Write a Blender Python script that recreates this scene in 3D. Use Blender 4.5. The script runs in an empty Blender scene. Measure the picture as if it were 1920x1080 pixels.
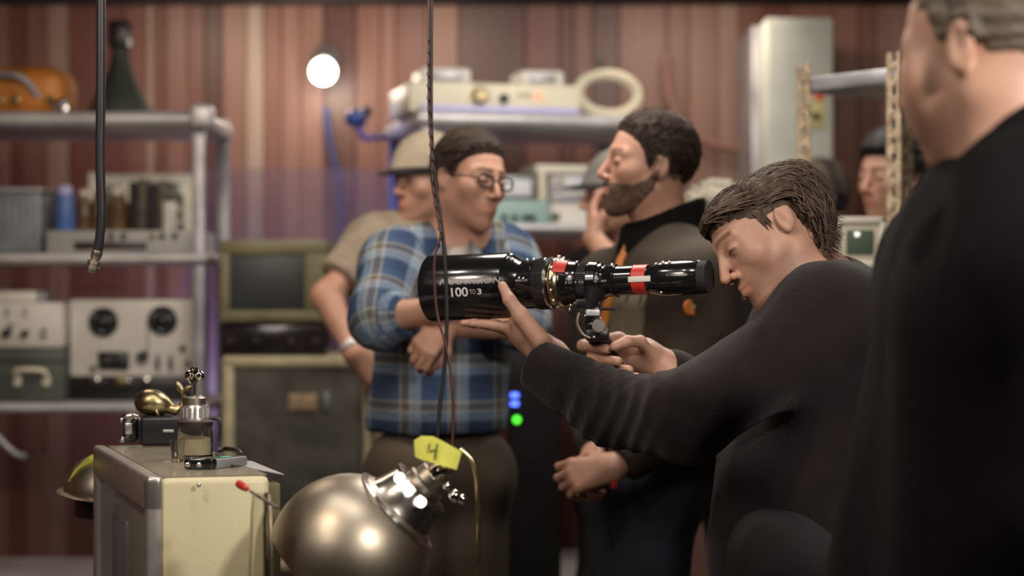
import bpy, bmesh, math, random
import numpy as np
from mathutils import Vector, Matrix
random.seed(7); np.random.seed(7)
SC = bpy.context.scene
COL = SC.collection
R = math.radians
# ------------------------------------------------------------------ camera
FP = 3400.0; CZ = 1.36
def W(px, py, d):
    """world point of photograph pixel (px,py) at distance d (metres) in front of the camera"""
    return np.array([(px-960)/FP*d, d, CZ-(py-540)/FP*d])
cam = bpy.data.cameras.new('camera'); camo = bpy.data.objects.new('camera', cam); COL.objects.link(camo)
camo.location = (0, 0, CZ); camo.rotation_euler = (R(90), 0, 0)
cam.sensor_width = 36; cam.lens = 36*FP/1920; cam.clip_start = 0.05
cam.dof.use_dof = True; cam.dof.focus_distance = 3.12; cam.dof.aperture_fstop = 2.0
SC.camera = camo
# ------------------------------------------------------------------ world, exposure
w = bpy.data.worlds.new('world'); SC.world = w; w.use_nodes = True
w.node_tree.nodes['Background'].inputs[0].default_value = (0.5, 0.55, 0.7, 1)
w.node_tree.nodes['Background'].inputs[1].default_value = 0.02
SC.view_settings.view_transform = 'Standard'; SC.view_settings.look = 'None'
SC.view_settings.gamma = 1; SC.view_settings.use_curve_mapping = False
SC.view_settings.exposure = -0.27
# ------------------------------------------------------------------ lights
def area(name, loc, target, size, power, col, shape='DISK', spread=180):
    l = bpy.data.lights.new(name, 'AREA'); l.shape = shape; l.size = size; l.energy = power; l.color = col
    l.spread = R(spread)
    o = bpy.data.objects.new(name, l); COL.objects.link(o); o.location = loc
    o.rotation_euler = (Vector(target)-Vector(loc)).to_track_quat('-Z', 'Y').to_euler()
    return o
def point(name, loc, power, col, rad=0.03):
    l = bpy.data.lights.new(name, 'POINT'); l.energy = power; l.color = col; l.shadow_soft_size = rad
    o = bpy.data.objects.new(name, l); COL.objects.link(o); o.location = loc; return o
WARM = (1.0, 0.80, 0.62); NEUT = (1.0, 0.90, 0.80)
area('overhead_key', (0.15, 4.0, 2.42), (0.15, 3.9, 0), 0.5, 20, NEUT)
area('rack_fill', (0.25, 5.25, 2.42), (0.1, 6.0, 1.7), 0.4, 14, NEUT)  # unseen light added to brighten the gear on the right rack
area('overhead_back', (0.9, 4.9, 2.42), (0.8, 4.4, 1.0), 0.5, 20, NEUT)
area('overhead_left', (-1.0, 4.3, 2.42), (-0.9, 4.9, 1.0), 0.5, 17, WARM)
area('front_soft', (-1.3, 1.2, 2.3), (-0.1, 3.6, 1.2), 0.8, 14, NEUT)
area('bench_fill', (-0.95, 1.9, 2.38), (-0.55, 2.9, 0.9), 0.25, 12, WARM)  # unseen fill added to brighten the side of the television
area('corner_fill', (1.3, 0.7, 2.38), (0.62, 2.1, 1.6), 0.3, 12, NEUT, spread=70)  # unseen frontal fill added on the foreground man's cheek
area('wall_wash_far_right', (1.9, 6.0, 2.42), (1.6, 7.0, 1.5), 0.4, 7, WARM)  # unseen wash added to lift the dark wall beyond the cabinet
area('side_fill', (0.05, 2.35, 2.42), (0.5, 2.7, 1.45), 0.3, 3, NEUT)  # unseen fill added to brighten the faces at the right
for k in range(3):
    area('round_lamp', (-0.62+0.30*k, 2.75-0.22*k, 2.36), (-0.45, 2.9, 1.0), 0.10, 2.6, (1, .93, .85))
area('wall_wash_left', (-1.2, 6.35, 2.40), (-1.2, 7.0, 1.3), 0.35, 4.5, WARM)
area('wall_wash_middle', (-0.3, 6.35, 2.40), (-0.35, 7.0, 1.4), 0.35, 4.5, WARM)
area('wall_wash_right', (0.62, 6.3, 2.40), (0.8, 7.0, 1.3), 0.4, 6, WARM)
area('purple_glow', (-0.95, 6.72, 1.02), (-0.98, 7.0, 1.3), 0.3, 2.2, (0.62, 0.50, 1.0))
area('purple_glow_post', (-1.22, 6.25, 0.95), (-1.05, 6.9, 1.3), 0.2, 2.2, (0.78, 0.71, 1.0))
area('violet_under', (-0.35, 6.8, 0.9), (-0.6, 7.0, 1.2), 0.2, 0.5, (0.5, 0.35, 1.0))
area('blue_side', (-0.62, 5.9, 2.1), (-0.36, 6.5, 1.6), 0.1, 0.35, (0.3, 0.4, 1.0), spread=60)

# ------------------------------------------------------------------ materials
def mat(name, col, rough=0.5, metal=0.0, var=0.0, vscale=8.0, bump=0.0, bscale=60.0, spec=0.5,
        alpha=1.0, trans=0.0, emit=None, estr=0.0, coat=0.0, tint=False, stretch=None, sss=0.0, vcol=None, sheen=0.0):
    m = bpy.data.materials.new(name); m.use_nodes = True
    nt = m.node_tree; N = nt.nodes; L = nt.links; b = N['Principled BSDF']
    b.inputs['Roughness'].default_value = rough; b.inputs['Metallic'].default_value = metal
    b.inputs['Specular IOR Level'].default_value = spec
    b.inputs['Transmission Weight'].default_value = trans; b.inputs['Alpha'].default_value = alpha
    b.inputs['Coat Weight'].default_value = coat
    b.inputs['Sheen Weight'].default_value = sheen
    if sss: b.inputs['Subsurface Weight'].default_value = sss; b.inputs['Subsurface Scale'].default_value = 0.012
    if emit: b.inputs['Emission Color'].default_value = (*emit, 1); b.inputs['Emission Strength'].default_value = estr
    tc = N.new('ShaderNodeTexCoord'); mp = N.new('ShaderNodeMapping'); L.new(tc.outputs['Object'], mp.inputs[0])
    if stretch: mp.inputs['Scale'].default_value = stretch
    n = N.new('ShaderNodeTexNoise'); n.inputs['Scale'].default_value = vscale; n.inputs['Detail'].default_value = 5
    L.new(mp.outputs[0], n.inputs['Vector'])
    mx = N.new('ShaderNodeMix'); mx.data_type = 'RGBA'
    c2 = vcol if vcol else tuple(max(0, c*(1-var)) for c in col)
    mx.inputs[6].default_value = (*c2, 1); mx.inputs[7].default_value = (*[min(1, c*(1+var*0.5)) for c in col], 1)
    cr = N.new('ShaderNodeMapRange'); cr.inputs[1].default_value = 0.35; cr.inputs[2].default_value = 0.65
    L.new(n.outputs[0], cr.inputs[0]); L.new(cr.outputs[0], mx.inputs[0])
    out = mx.outputs[2]
    if tint:
        at = N.new('ShaderNodeAttribute'); at.attribute_name = 'tint'
        mu = N.new('ShaderNodeMix'); mu.data_type = 'RGBA'; mu.blend_type = 'MULTIPLY'; mu.inputs[0].default_value = 1
        L.new(out, mu.inputs[6]); L.new(at.outputs['Color'], mu.inputs[7]); out = mu.outputs[2]
    L.new(out, b.inputs['Base Color'])
    if bump:
        n2 = N.new('ShaderNodeTexNoise'); n2.inputs['Scale'].default_value = bscale; n2.inputs['Detail'].default_value = 6
        L.new(mp.outputs[0], n2.inputs['Vector'])
        bp = N.new('ShaderNodeBump'); bp.inputs['Strength'].default_value = bump; bp.inputs['Distance'].default_value = 0.01
        L.new(n2.outputs[0], bp.inputs['Height']); L.new(bp.outputs[0], b.inputs['Normal'])
    return m
M = {}
def mk(k, *a, **kw): M[k] = mat(k, *a, **kw); return M[k]
mk('steel_shelf', (0.58, 0.58, 0.60), 0.42, 0.35, 0.25, 5, 0.1, 40)
mk('steel_post', (0.34, 0.34, 0.37), 0.45, 0.5, 0.3, 9)
mk('blue_post', (0.08, 0.10, 0.30), 0.35, 0.3, 0.2)
mk('cream', (0.68, 0.64, 0.50), 0.45, 0, 0.12, 6)
mk('cream_tv', (0.70, 0.64, 0.42), 0.38, 0, 0.10, 4, 0.05, 200)
mk('white_panel', (0.66, 0.64, 0.60), 0.45, 0, 0.08, 10)
mk('grey_panel', (0.36, 0.36, 0.36), 0.5, 0.1, 0.12)
mk('brushed', (0.60, 0.58, 0.56), 0.30, 0.75, 0.12, 14, 0.05, 100)
mk('dark_screen', (0.03, 0.034, 0.036), 0.35, 0, 0.1)
mk('black_plastic', (0.014, 0.013, 0.015), 0.35, 0, 0.2)
mk('black_gloss', (0.008, 0.008, 0.009), 0.16, 0.0, 0.1, coat=0.4)
mk('black_matte', (0.012, 0.011, 0.012), 0.75, 0, 0.3)
mk('green_case', (0.075, 0.082, 0.07), 0.55, 0, 0.3, 7, 0.2, 60)
mk('olive_frame', (0.17, 0.16, 0.085), 0.5, 0, 0.2)
mk('tolex_cream', (0.50, 0.46, 0.30), 0.6, 0, 0.2, 20, 0.2, 150)
mk('grille', (0.10, 0.097, 0.088), 0.85, 0, 0.35, 12, 0.4, 180)
mk('amp_dark', (0.035, 0.022, 0.022), 0.4, 0, 0.3)
mk('tan_label', (0.42, 0.32, 0.20), 0.6, 0, 0.3, 60)
mk('chrome', (0.78, 0.75, 0.70), 0.09, 1, 0.03)
mk('worn_chrome', (0.40, 0.35, 0.28), 0.42, 1, 0.15, 12, 0.03, 60)
mk('brass', (0.42, 0.34, 0.19), 0.33, 1, 0.25, 25, 0.1, 80)
mk('gold_ring', (0.55, 0.45, 0.25), 0.25, 1, 0.3, 90)
mk('silver', (0.62, 0.62, 0.64), 0.2, 1, 0.1)
mk('orange', (0.55, 0.20, 0.03), 0.45, 0, 0.35, 9)
mk('dark_green', (0.04, 0.05, 0.04), 0.6, 0, 0.3)
mk('blue_plastic', (0.035, 0.055, 0.17), 0.4, 0, 0.2)
mk('blue_can', (0.07, 0.16, 0.42), 0.4, 0, 0.2)
mk('brown_glass', (0.14, 0.085, 0.04), 0.25, 0, 0.4, 20)
mk('book_dark', (0.03, 0.03, 0.025), 0.6, 0, 0.6, 14, vcol=(0.12, 0.10, 0.07))
mk('paper_white', (0.72, 0.69, 0.60), 0.7, 0, 0.1)
mk('galv', (0.20, 0.22, 0.24), 0.45, 0.4, 0.4, 6)
mk('teal', (0.26, 0.40, 0.38), 0.5, 0, 0.1)
mk('pale_screen', (0.62, 0.63, 0.68), 0.3, 0, 0.05)
mk('cabinet_grey', (0.50, 0.54, 0.51), 0.5, 0, 0.1)
mk('red', (0.50, 0.03, 0.02), 0.4, 0, 0.2)
mk('red_sticker', (0.80, 0.13, 0.06), 0.5)
mk('yellow_label', (0.62, 0.58, 0.26), 0.6)
mk('fluo', (0.82, 0.84, 0.15), 0.55, 0, 0.12, 18)
mk('ink', (0.02, 0.02, 0.02), 0.6)
mk('lettering_white', (0.72, 0.70, 0.68), 0.5)
mk('lavender', (0.45, 0.45, 0.75), 0.5)
mk('glass', (0.93, 0.93, 0.90), 0.03, 0, 0, trans=1.0)
mk('liquid', (0.62, 0.55, 0.36), 0.4, 0, 0.3, 20)
mk('angle_iron', (0.50, 0.42, 0.30), 0.5, 0.3, 0.5, 60, 0.4, 120, vcol=(0.26, 0.18, 0.11))
mk('table_wood', (0.10, 0.07, 0.05), 0.5, 0, 0.4)
mk('rubber_hose', (0.022, 0.022, 0.026), 0.32, 0, 0.1)
mk('cord_black', (0.02, 0.017, 0.017), 0.4)
mk('cord_red', (0.06, 0.018, 0.015), 0.45)
mk('lens_glass', (.02, .02, .05), .02, 0, coat=1)
mk('bulb', (1, 0.95, 0.85), 0.3, emit=(1, 0.93, 0.80), estr=14)
mk('led_blue', (0.1, 0.2, 1), 0.3, emit=(0.08, 0.15, 1.0), estr=4.0)
mk('led_green', (0.1, 1, 0.1), 0.3, emit=(0.08, 0.9, 0.03), estr=2.2)
mk('reflection_white', (1, 1, 1), 0.3, emit=(1, 0.97, 0.93), estr=3.5)
mk('led_red', (1, 0.2, 0.1), 0.3, emit=(1.0, 0.15, 0.06), estr=2.5)
mk('reflection_teal', (0.05, .4, .3), 0.3, emit=(0.05, 0.7, 0.4), estr=0.5)
mk('greenish_screen', (0.10, 0.14, 0.10), 0.1)
mk('purple_film', (0.22, 0.17, 0.30), 0.3, alpha=0.20)
mk('cardboard', (0.35, 0.22, 0.13), 0.8, 0, 0.2)
# skins, hair, cloth
mk('skin_a', (0.50, 0.285, 0.205), 0.48, 0, 0.12, 25, 0.12, 220, tint=True, sss=0.06)
mk('skin_b', (0.46, 0.25, 0.175), 0.5, 0, 0.12, 25, 0.1, 200, tint=True)
mk('skin_c', (0.36, 0.19, 0.125), 0.5, 0, 0.15, 25, 0.1, 200, tint=True)
mk('hair_brown', (0.092, 0.056, 0.038), 0.62, 0, 0.5, 30, 0.3, 120, stretch=(3, 3, 1), spec=0.6)
mk('hair_dark', (0.030, 0.018, 0.012), 0.7, 0, 0.5, 40, 0.3, 150, spec=0.25)
mk('hair_black', (0.010, 0.008, 0.008), 0.65, 0, 0.3, 40, spec=.3)
mk('hair_grey', (0.30, 0.27, 0.21), 0.6, 0, 0.4, 40, 0.5, 120)
mk('hair_greybrown', (0.12, 0.095, 0.07), 0.55, 0, 0.4, 40, 0.5, 120)
mk('beard_brown', (0.12, 0.065, 0.042), 0.7, 0, 0.5, 120, 0.6, 300)
mk('sweat_dark', (0.015, 0.010, 0.011), 0.9, 0, 0.25, 20, 0.35, 350, sheen=0.15, spec=0.2)
mk('sweat_black', (0.012, 0.010, 0.011), 0.9, 0, 0.3, 10, 0.3, 350, spec=0.2)
mk('black_cloth', (0.0045, 0.0035, 0.004), 0.95, 0, 0.3, 12, 0.3, 300, spec=0.2)
mk('olive_cloth', (0.038, 0.028, 0.019), 0.8, 0, 0.3, 14, 0.3, 200, spec=0.3)
mk('olive_light', (0.10, 0.083, 0.055), 0.8, 0, 0.3, 14, 0.3, 200, spec=0.3)
mk('orange_trim', (0.62, 0.20, 0.03), 0.5)
mk('tan_shirt', (0.30, 0.25, 0.19), 0.85, 0, 0.2, 20, 0.2, 200)
mk('tshirt_white', (0.55, 0.50, 0.47), 0.85, 0, 0.1)
mk('pants_brown', (0.075, 0.055, 0.038), 0.85, 0, 0.2, 10, 0.2, 200)
mk('jeans', (0.025, 0.03, 0.05), 0.85, 0, 0.3, 14, 0.2, 200)
mk('pants_dark', (0.015, 0.014, 0.016), 0.85, 0, 0.3)
mk('cap_beige', (0.40, 0.34, 0.26), 0.85, 0, 0.2)
mk('cap_grey', (0.20, 0.19, 0.18), 0.85, 0, 0.2)
mk('grey_cloth', (0.20, 0.21, 0.18), 0.85, 0, 0.2)

def plaid_mat():
    m = bpy.data.materials.new('plaid_cloth'); m.use_nodes = True
    nt = m.node_tree; N = nt.nodes; L = nt.links; b = N['Principled BSDF']
    b.inputs['Roughness'].default_value = 0.9; b.inputs['Specular IOR Level'].default_value = 0.2
    at = N.new('ShaderNodeAttribute'); at.attribute_name = 'weave'
    sp = N.new('ShaderNodeSeparateXYZ'); L.new(at.outputs['Vector'], sp.inputs[0])
    def ramp(sock, scale, off, stops):
        a = N.new('ShaderNodeMath'); a.operation = 'MULTIPLY_ADD'; a.inputs[1].default_value = scale; a.inputs[2].default_value = off
        L.new(sp.outputs[sock], a.inputs[0])
        f = N.new('ShaderNodeMath'); f.operation = 'FRACT'; L.new(a.outputs[0], f.inputs[0])
        r = N.new('ShaderNodeValToRGB'); r.color_ramp.interpolation = 'LINEAR'
        e = r.color_ramp.elements
        e[0].position = stops[0][0]; e[0].color = (*stops[0][1], 1)
        e[1].position = stops[-1][0]; e[1].color = (*stops[-1][1], 1)
        for p, c in stops[1:-1]:
            x = e.new(p); x.color = (*c, 1)
        L.new(f.outputs[0], r.inputs[0]); return r.outputs[0]
    navy = (0.025, 0.045, 0.095); blue = (0.05, 0.09, 0.16); sky = (0.19, 0.25, 0.33); cream = (0.38, 0.36, 0.28); brn = (0.11, 0.10, 0.09)
    st = [(0, navy), (0.26, blue), (0.30, cream), (0.33, brn), (0.46, brn), (0.49, cream), (0.53, sky), (0.70, sky), (0.74, navy), (1, navy)]
    c1 = ramp(0, 9.0, 0.25, st); c2 = ramp(1, 9.5, 0.1, st)
    mx = N.new('ShaderNodeMix'); mx.data_type = 'RGBA'; mx.inputs[0].default_value = 0.5
    L.new(c1, mx.inputs[6]); L.new(c2, mx.inputs[7]); L.new(mx.outputs[2], b.inputs['Base Color'])
    n2 = N.new('ShaderNodeTexNoise'); n2.inputs['Scale'].default_value = 35
    bp = N.new('ShaderNodeBump'); bp.inputs['Strength'].default_value = 0.3; bp.inputs['Distance'].default_value = 0.01
    L.new(n2.outputs[0], bp.inputs['Height']); L.new(bp.outputs[0], b.inputs['Normal'])
    return m
M['plaid'] = plaid_mat()

# ------------------------------------------------------------------ object helpers
ORG = {}
def props(o, label=None, cat=None, group=None, kind=None):
    if label: o['label'] = label
    if cat: o['category'] = cat
    if group: o['group'] = group
    if kind: o['kind'] = kind
    return o
def thing(name, label, cat, loc, group=None):
    o = bpy.data.objects.new(name, None); o.empty_display_size = 0.05; COL.objects.link(o)
    o.location = loc; ORG[o.name] = np.array(loc, float)
    return props(o, label, cat, group)
def link_mesh(name, verts, faces, m, parent=None, origin=None, smooth=True, label=None):
    verts = np.asarray(verts, float)
    if parent is not None: org = ORG[parent.name]
    elif origin is not None: org = np.array(origin, float)
    else: org = np.array([verts[:, 0].mean(), verts[:, 1].mean(), verts[:, 2].min()])
    me = bpy.data.meshes.new(name); me.from_pydata((verts-org).tolist(), [], faces if isinstance(faces, list) else faces.tolist())
    me.update()
    if smooth: me.polygons.foreach_set('use_smooth', [True]*len(me.polygons))
    me.materials.append(m)
    o = bpy.data.objects.new(name, me); COL.objects.link(o)
    if parent is not None: o.parent = parent
    else: o.location = org
    ORG[o.name] = org
    if label: o['label'] = label
    return o
def rotm(yaw=0, pitch=0, roll=0):
    a, b, c = R(yaw), R(pitch), R(roll)
    Rz = np.array([[math.cos(a), -math.sin(a), 0], [math.sin(a), math.cos(a), 0], [0, 0, 1]])
    Ry = np.array([[math.cos(b), 0, math.sin(b)], [0, 1, 0], [-math.sin(b), 0, math.cos(b)]])
    Rx = np.array([[1, 0, 0], [0, math.cos(c), -math.sin(c)], [0, math.sin(c), math.cos(c)]])
    return Rz@Ry@Rx
def frame_of(axis, up=(0, 0, 1)):
    a = np.array(axis, float); a /= np.linalg.norm(a)
    u = np.array(up, float)
    if abs(a@u)/np.linalg.norm(u) > 0.97: u = np.array([0, 1., 0])
    s = np.cross(u, a); s /= np.linalg.norm(s)
    return a, s, np.cross(a, s)
class MB:
    """collects shapes in a local frame (rot, org) and builds one mesh"""
    def __init__(s, rot=None, org=(0, 0, 0)):
        s.v = []; s.f = []; s.rot = np.eye(3) if rot is None else rot; s.org = np.array(org, float); s.flat = False
    def add(s, verts, faces):
        n = len(s.v)
        for p in verts: s.v.append(s.rot@np.array(p, float)+s.org)
        for q in faces: s.f.append([i+n for i in q])
        return s
    def box(s, lo, hi, bev=0.0, rot=None, seg=2):
        lo = np.array(lo, float); hi = np.array(hi, float); c = (lo+hi)/2; h = np.abs(hi-lo)/2
        bm = bmesh.new(); bmesh.ops.create_cube(bm, size=2)
        for v in bm.verts: v.co = Vector((v.co.x*h[0], v.co.y*h[1], v.co.z*h[2]))
        if bev: bmesh.ops.bevel(bm, geom=bm.edges[:], offset=min(bev, min(h)*0.95), segments=seg, profile=0.5, affect='EDGES')
        vs = [np.array(v.co) for v in bm.verts]
        if rot is not None: vs = [rot@v for v in vs]
        bm.verts.index_update()
        s.add([v+c for v in vs], [[v.index for v in f.verts] for f in bm.faces]); bm.free(); return s
    def lathe(s, prof, o=(0, 0, 0), axis=(0, 0, 1), seg=40, squash=1.0):
        a, x, y = frame_of(axis); o = np.array(o, float); vs = []; fs = []
        for (t, r) in prof:
            for k in range(seg):
                an = 2*math.pi*k/seg
                vs.append(o+a*t+x*max(r, 1e-5)*math.cos(an)+y*max(r, 1e-5)*math.sin(an)*squash)
        for i in range(len(prof)-1):
            for k in range(seg):
                k2 = (k+1) % seg
                fs.append([i*seg+k, i*seg+k2, (i+1)*seg+k2, (i+1)*seg+k])
        fs.append(list(range(seg))[::-1]); fs.append([(len(prof)-1)*seg+k for k in range(seg)])
        return s.add(vs, fs)
    def cyl(s, a, b, r, r2=None, seg=24, bev=0.0):
        a = np.array(a, float); b = np.array(b, float); L = np.linalg.norm(b-a); r2 = r if r2 is None else r2
        e = min(bev, L*0.4)
        pr = [(0, r-e), (e, r), (L-e, r2), (L, r2-e)] if e else [(0, r), (L, r2)]
        return s.lathe(pr, a, b-a, seg)
    def ball(s, c, r, seg=20, sc=(1, 1, 1)):
        n = seg//2; pr = [(-r*math.cos(math.pi*i/n), r*math.sin(math.pi*i/n)) for i in range(n+1)]
        n0 = len(s.v); m2 = MB(); m2.lathe(pr, (0, 0, 0), (0, 0, 1), seg)
        return s.add([np.array(v)*np.array(sc)+np.array(c) for v in m2.v], m2.f)
    def tube(s, pts, r, seg=10, closed=False, smooth=6):
        pts = [np.array(p, float) for p in pts]
        if smooth:
            out = []; n = len(pts)
            rng = range(n if closed else n-1)
            for i in rng:
                p0 = pts[(i-1) % n] if (closed or i > 0) else pts[0]; p1 = pts[i]; p2 = pts[(i+1) % n]
                p3 = pts[(i+2) % n] if (closed or i+2 < n) else pts[-1]
                for k in range(smooth):
                    t = k/smooth
                    out.append(0.5*((2*p1)+(-p0+p2)*t+(2*p0-5*p1+4*p2-p3)*t*t+(-p0+3*p1-3*p2+p3)*t**3))
            if not closed: out.append(pts[-1])
            pts = out
        n = len(pts); vs = []; fs = []
        rr = r if callable(r) else (lambda t: r)
        prev = None
        for i, p in enumerate(pts):
            if closed: d = pts[(i+1) % n]-pts[(i-1) % n]
            else: d = pts[min(i+1, n-1)]-pts[max(i-1, 0)]
            d = d/(np.linalg.norm(d)+1e-9)
            if prev is None: _, x, y = frame_of(d)
            else:
                x = prev-d*(prev@d); x /= np.linalg.norm(x); y = np.cross(d, x)
            prev = x
            for k in range(seg):
                an = 2*math.pi*k/seg; vs.append(p+(x*math.cos(an)+y*math.sin(an))*rr(i/max(1, n-1)))
        m = n if closed else n-1
        for i in range(m):
            j = (i+1) % n
            for k in range(seg):
                k2 = (k+1) % seg; fs.append([i*seg+k, i*seg+k2, j*seg+k2, j*seg+k])
        if not closed: fs.append(list(range(seg))[::-1]); fs.append([(n-1)*seg+k for k in range(seg)])
        return s.add(vs, fs)
    def build(s, name, m, parent=None, origin=None, smooth=None, label=None):
        o = link_mesh(name, s.v, s.f, M[m] if isinstance(m, str) else m, parent, origin, True, label)
        o.data.set_sharp_from_angle(angle=R(38))
        return o
def text_mesh(s, size, font_shear=0.0, extrude=0.0):
    cu = bpy.data.curves.new('t', 'FONT'); cu.body = s; cu.size = size; cu.shear = font_shear; cu.extrude = extrude; cu.offset = .012
    o = bpy.data.objects.new('t', cu); COL.objects.link(o)
    dg = bpy.context.evaluated_depsgraph_get(); me = bpy.data.meshes.new_from_object(o.evaluated_get(dg))
    v = np.array([x.co[:] for x in me.vertices]).reshape(-1, 3); f = [list(p.vertices) for p in me.polygons]
    bpy.data.objects.remove(o); bpy.data.curves.remove(cu); bpy.data.meshes.remove(me)
    return v, f

# ------------------------------------------------------------------ SDF surface tools (bodies, cloth, hair)
def smin(a, b, k):
    h = np.maximum(k-np.abs(a-b), 0)/k; return np.minimum(a, b)-h*h*k*0.25
def smax(a, b, k):
    h = np.maximum(k-np.abs(a-b), 0)/k; return np.maximum(a, b)+h*h*k*0.25
def d_cap(p, a, b, ra, rb):
    a = np.asarray(a, float); b = np.asarray(b, float); ab = b-a
    t = np.clip(((p-a)@ab)/(ab@ab+1e-12), 0, 1)
    return np.linalg.norm(p-a-t[:, None]*ab, axis=1)-(ra+(rb-ra)*t)
def d_ell(p, c, r, rot=None):
    q = p-np.asarray(c, float)
    if rot is not None: q = q@rot
    r = np.asarray(r, float); k0 = np.linalg.norm(q/r, axis=1); k1 = np.linalg.norm(q/(r*r), axis=1)
    return np.where(k0 < 1e-6, -r.min(), k0*(k0-1)/(k1+1e-9))
def d_box(p, c, h, r, rot=None):
    q = p-np.asarray(c, float)
    if rot is not None: q = q@rot
    q = np.abs(q)-(np.asarray(h, float)-r)
    return np.linalg.norm(np.maximum(q, 0), axis=1)+np.minimum(q.max(axis=1), 0)-r
class Pr:
    def __init__(s, f, k=0.02, op='+', bone=None): s.f = f; s.k = k; s.op = op; s.bone = bone
def cap(a, b, ra, rb=None, k=0.03):
    rb = ra if rb is None else rb
    return Pr(lambda p: d_cap(p, a, b, ra, rb), k, '+', (np.asarray(a, float), np.asarray(b, float)))
def ell(c, r, rot=None, k=0.03): return Pr(lambda p: d_ell(p, c, r, rot), k)
def rbox(c, h, r, rot=None, k=0.03): return Pr(lambda p: d_box(p, c, h, r, rot), k)
def cut(c, n, rad, k=0.006):
    c = np.asarray(c, float); n = np.asarray(n, float)/np.linalg.norm(n)
    return Pr(lambda p: np.maximum(-(p-c)@n, np.linalg.norm(p-c, axis=1)-rad), k, '-')
def combine(prims, P):
    d = np.full(len(P), 5.0)
    for pr in prims:
        v = pr.f(P)
        if pr.op == '+': d = smin(d, v, pr.k)
        elif pr.op == '-': d = smax(d, -v, pr.k)
        else: d = smax(d, v, pr.k)
    return d
def surf(prims, lo, hi, h, disp=None, amp=0.0, n=12):
    lo = np.asarray(lo, float); hi = np.asarray(hi, float); B = h*n
    nb = np.maximum(1, np.ceil((hi-lo)/B).astype(int))
    gi = np.stack(np.meshgrid(*[np.arange(k) for k in nb], indexing='ij'), -1).reshape(-1, 3)
    cen = lo+(gi+0.5)*B; rb = B*0.5*math.sqrt(3)
    vals = [pr.f(cen) for pr in prims]
    d = combine(prims, cen)
    keep = np.abs(d) < rb*1.35+amp+0.01
    ax = np.arange(n+1)*h
    base = np.stack(np.meshgrid(ax, ax, ax, indexing='ij'), -1).reshape(-1, 3)
    N = nb*n+4
    def cid(I): return (I[..., 0]+1)*N[1]*N[2]+(I[..., 1]+1)*N[2]+(I[..., 2]+1)
    IDS = []; POS = []; Q = []
    for b in np.nonzero(keep)[0]:
        P = base+lo+gi[b]*B
        sel = [pr for pr, v in zip(prims, vals) if pr.op == '&' or v[b] < rb*1.3+pr.k+amp+0.02]
        if not sel: continue
        D = combine(sel, P)
        if disp is not None: D = D+disp(P)
        D = D.reshape(n+1, n+1, n+1); S = D < 0
        if S.all() or not S.any(): continue
        acc = np.zeros((n, n, n, 3)); cnt = np.zeros((n, n, n)); g0 = gi[b]*n
        for axis in range(3):
            sl0 = [slice(None)]*3; sl1 = [slice(None)]*3; sl0[axis] = slice(0, n); sl1[axis] = slice(1, n+1)
            A = D[tuple(sl0)]; Bv = D[tuple(sl1)]; cr = (A < 0) != (Bv < 0)
            t = np.where(cr, A/(A-Bv+1e-12), 0)
            idx = np.stack(np.meshgrid(*[np.arange(k) for k in A.shape], indexing='ij'), -1).astype(float)
            idx[..., axis] += t
            o1, o2 = (axis+1) % 3, (axis+2) % 3
            for a in (0, 1):
                for c in (0, 1):
                    s = [slice(None)]*3; s[o1] = slice(a, n+a); s[o2] = slice(c, n+c); s = tuple(s)
                    mm = cr[s]; acc += np.where(mm[..., None], idx[s], 0); cnt += mm
            own = [slice(None)]*3; own[o1] = slice(0, n); own[o2] = slice(0, n)
            e = np.argwhere(cr[tuple(own)])
            if len(e):
                ins = A[tuple(own)][tuple(e.T)] < 0
                e = e+g0; E1 = np.zeros(3, int); E1[o1] = 1; E2 = np.zeros(3, int); E2[o2] = 1
                q = np.stack([cid(e-E1-E2), cid(e-E2), cid(e), cid(e-E1)], 1)
                q[~ins] = q[~ins][:, ::-1]; Q.append(q)
        act = np.argwhere(cnt > 0)
        if len(act):
            tt = tuple(act.T)
            POS.append(lo+(acc[tt]/cnt[tt][:, None]+g0)*h); IDS.append(cid(act+g0))
    ids = np.concatenate(IDS); pos = np.concatenate(POS); q = np.concatenate(Q)
    o = np.argsort(ids); ids = ids[o]; pos = pos[o]
    j = np.clip(np.searchsorted(ids, q), 0, len(ids)-1); ok = (ids[j] == q).all(axis=1)
    return pos, j[ok]
def relax(V, F, it=1, lam=0.5):
    for _ in range(it):
        S = np.zeros_like(V); C = np.zeros(len(V))
        for a, b in ((0, 1), (1, 2), (2, 3), (3, 0)):
            np.add.at(S, F[:, a], V[F[:, b]]); np.add.at(S, F[:, b], V[F[:, a]])
            np.add.at(C, F[:, a], 1); np.add.at(C, F[:, b], 1)
        V = V+lam*(S/np.maximum(C, 1)[:, None]-V)
    return V
def wrinkle(amp, freq, seed=0, aniso=(1, 1, 0.55)):
    rs = np.random.RandomState(seed); A = rs.normal(size=(6, 3)); A /= np.linalg.norm(A, axis=1)[:, None]
    ph = rs.uniform(0, 6.28, 6); an = np.array(aniso)
    def f(P):
        q = P*an*freq
        w1 = np.sin(q@A[0]*0.5+ph[0]); w2 = np.sin(q@A[1]*0.6+ph[1])
        r = 1-np.abs(np.sin(q@A[2]+1.6*w1+ph[2]))*1.4
        s = 1-np.abs(np.sin(q@A[3]*1.3+1.4*w2+ph[3]))*1.4
        return -amp*(0.6*np.clip(r, -0.4, 1)+0.4*np.clip(s, -0.4, 1))+amp*0.1
    return f

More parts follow.
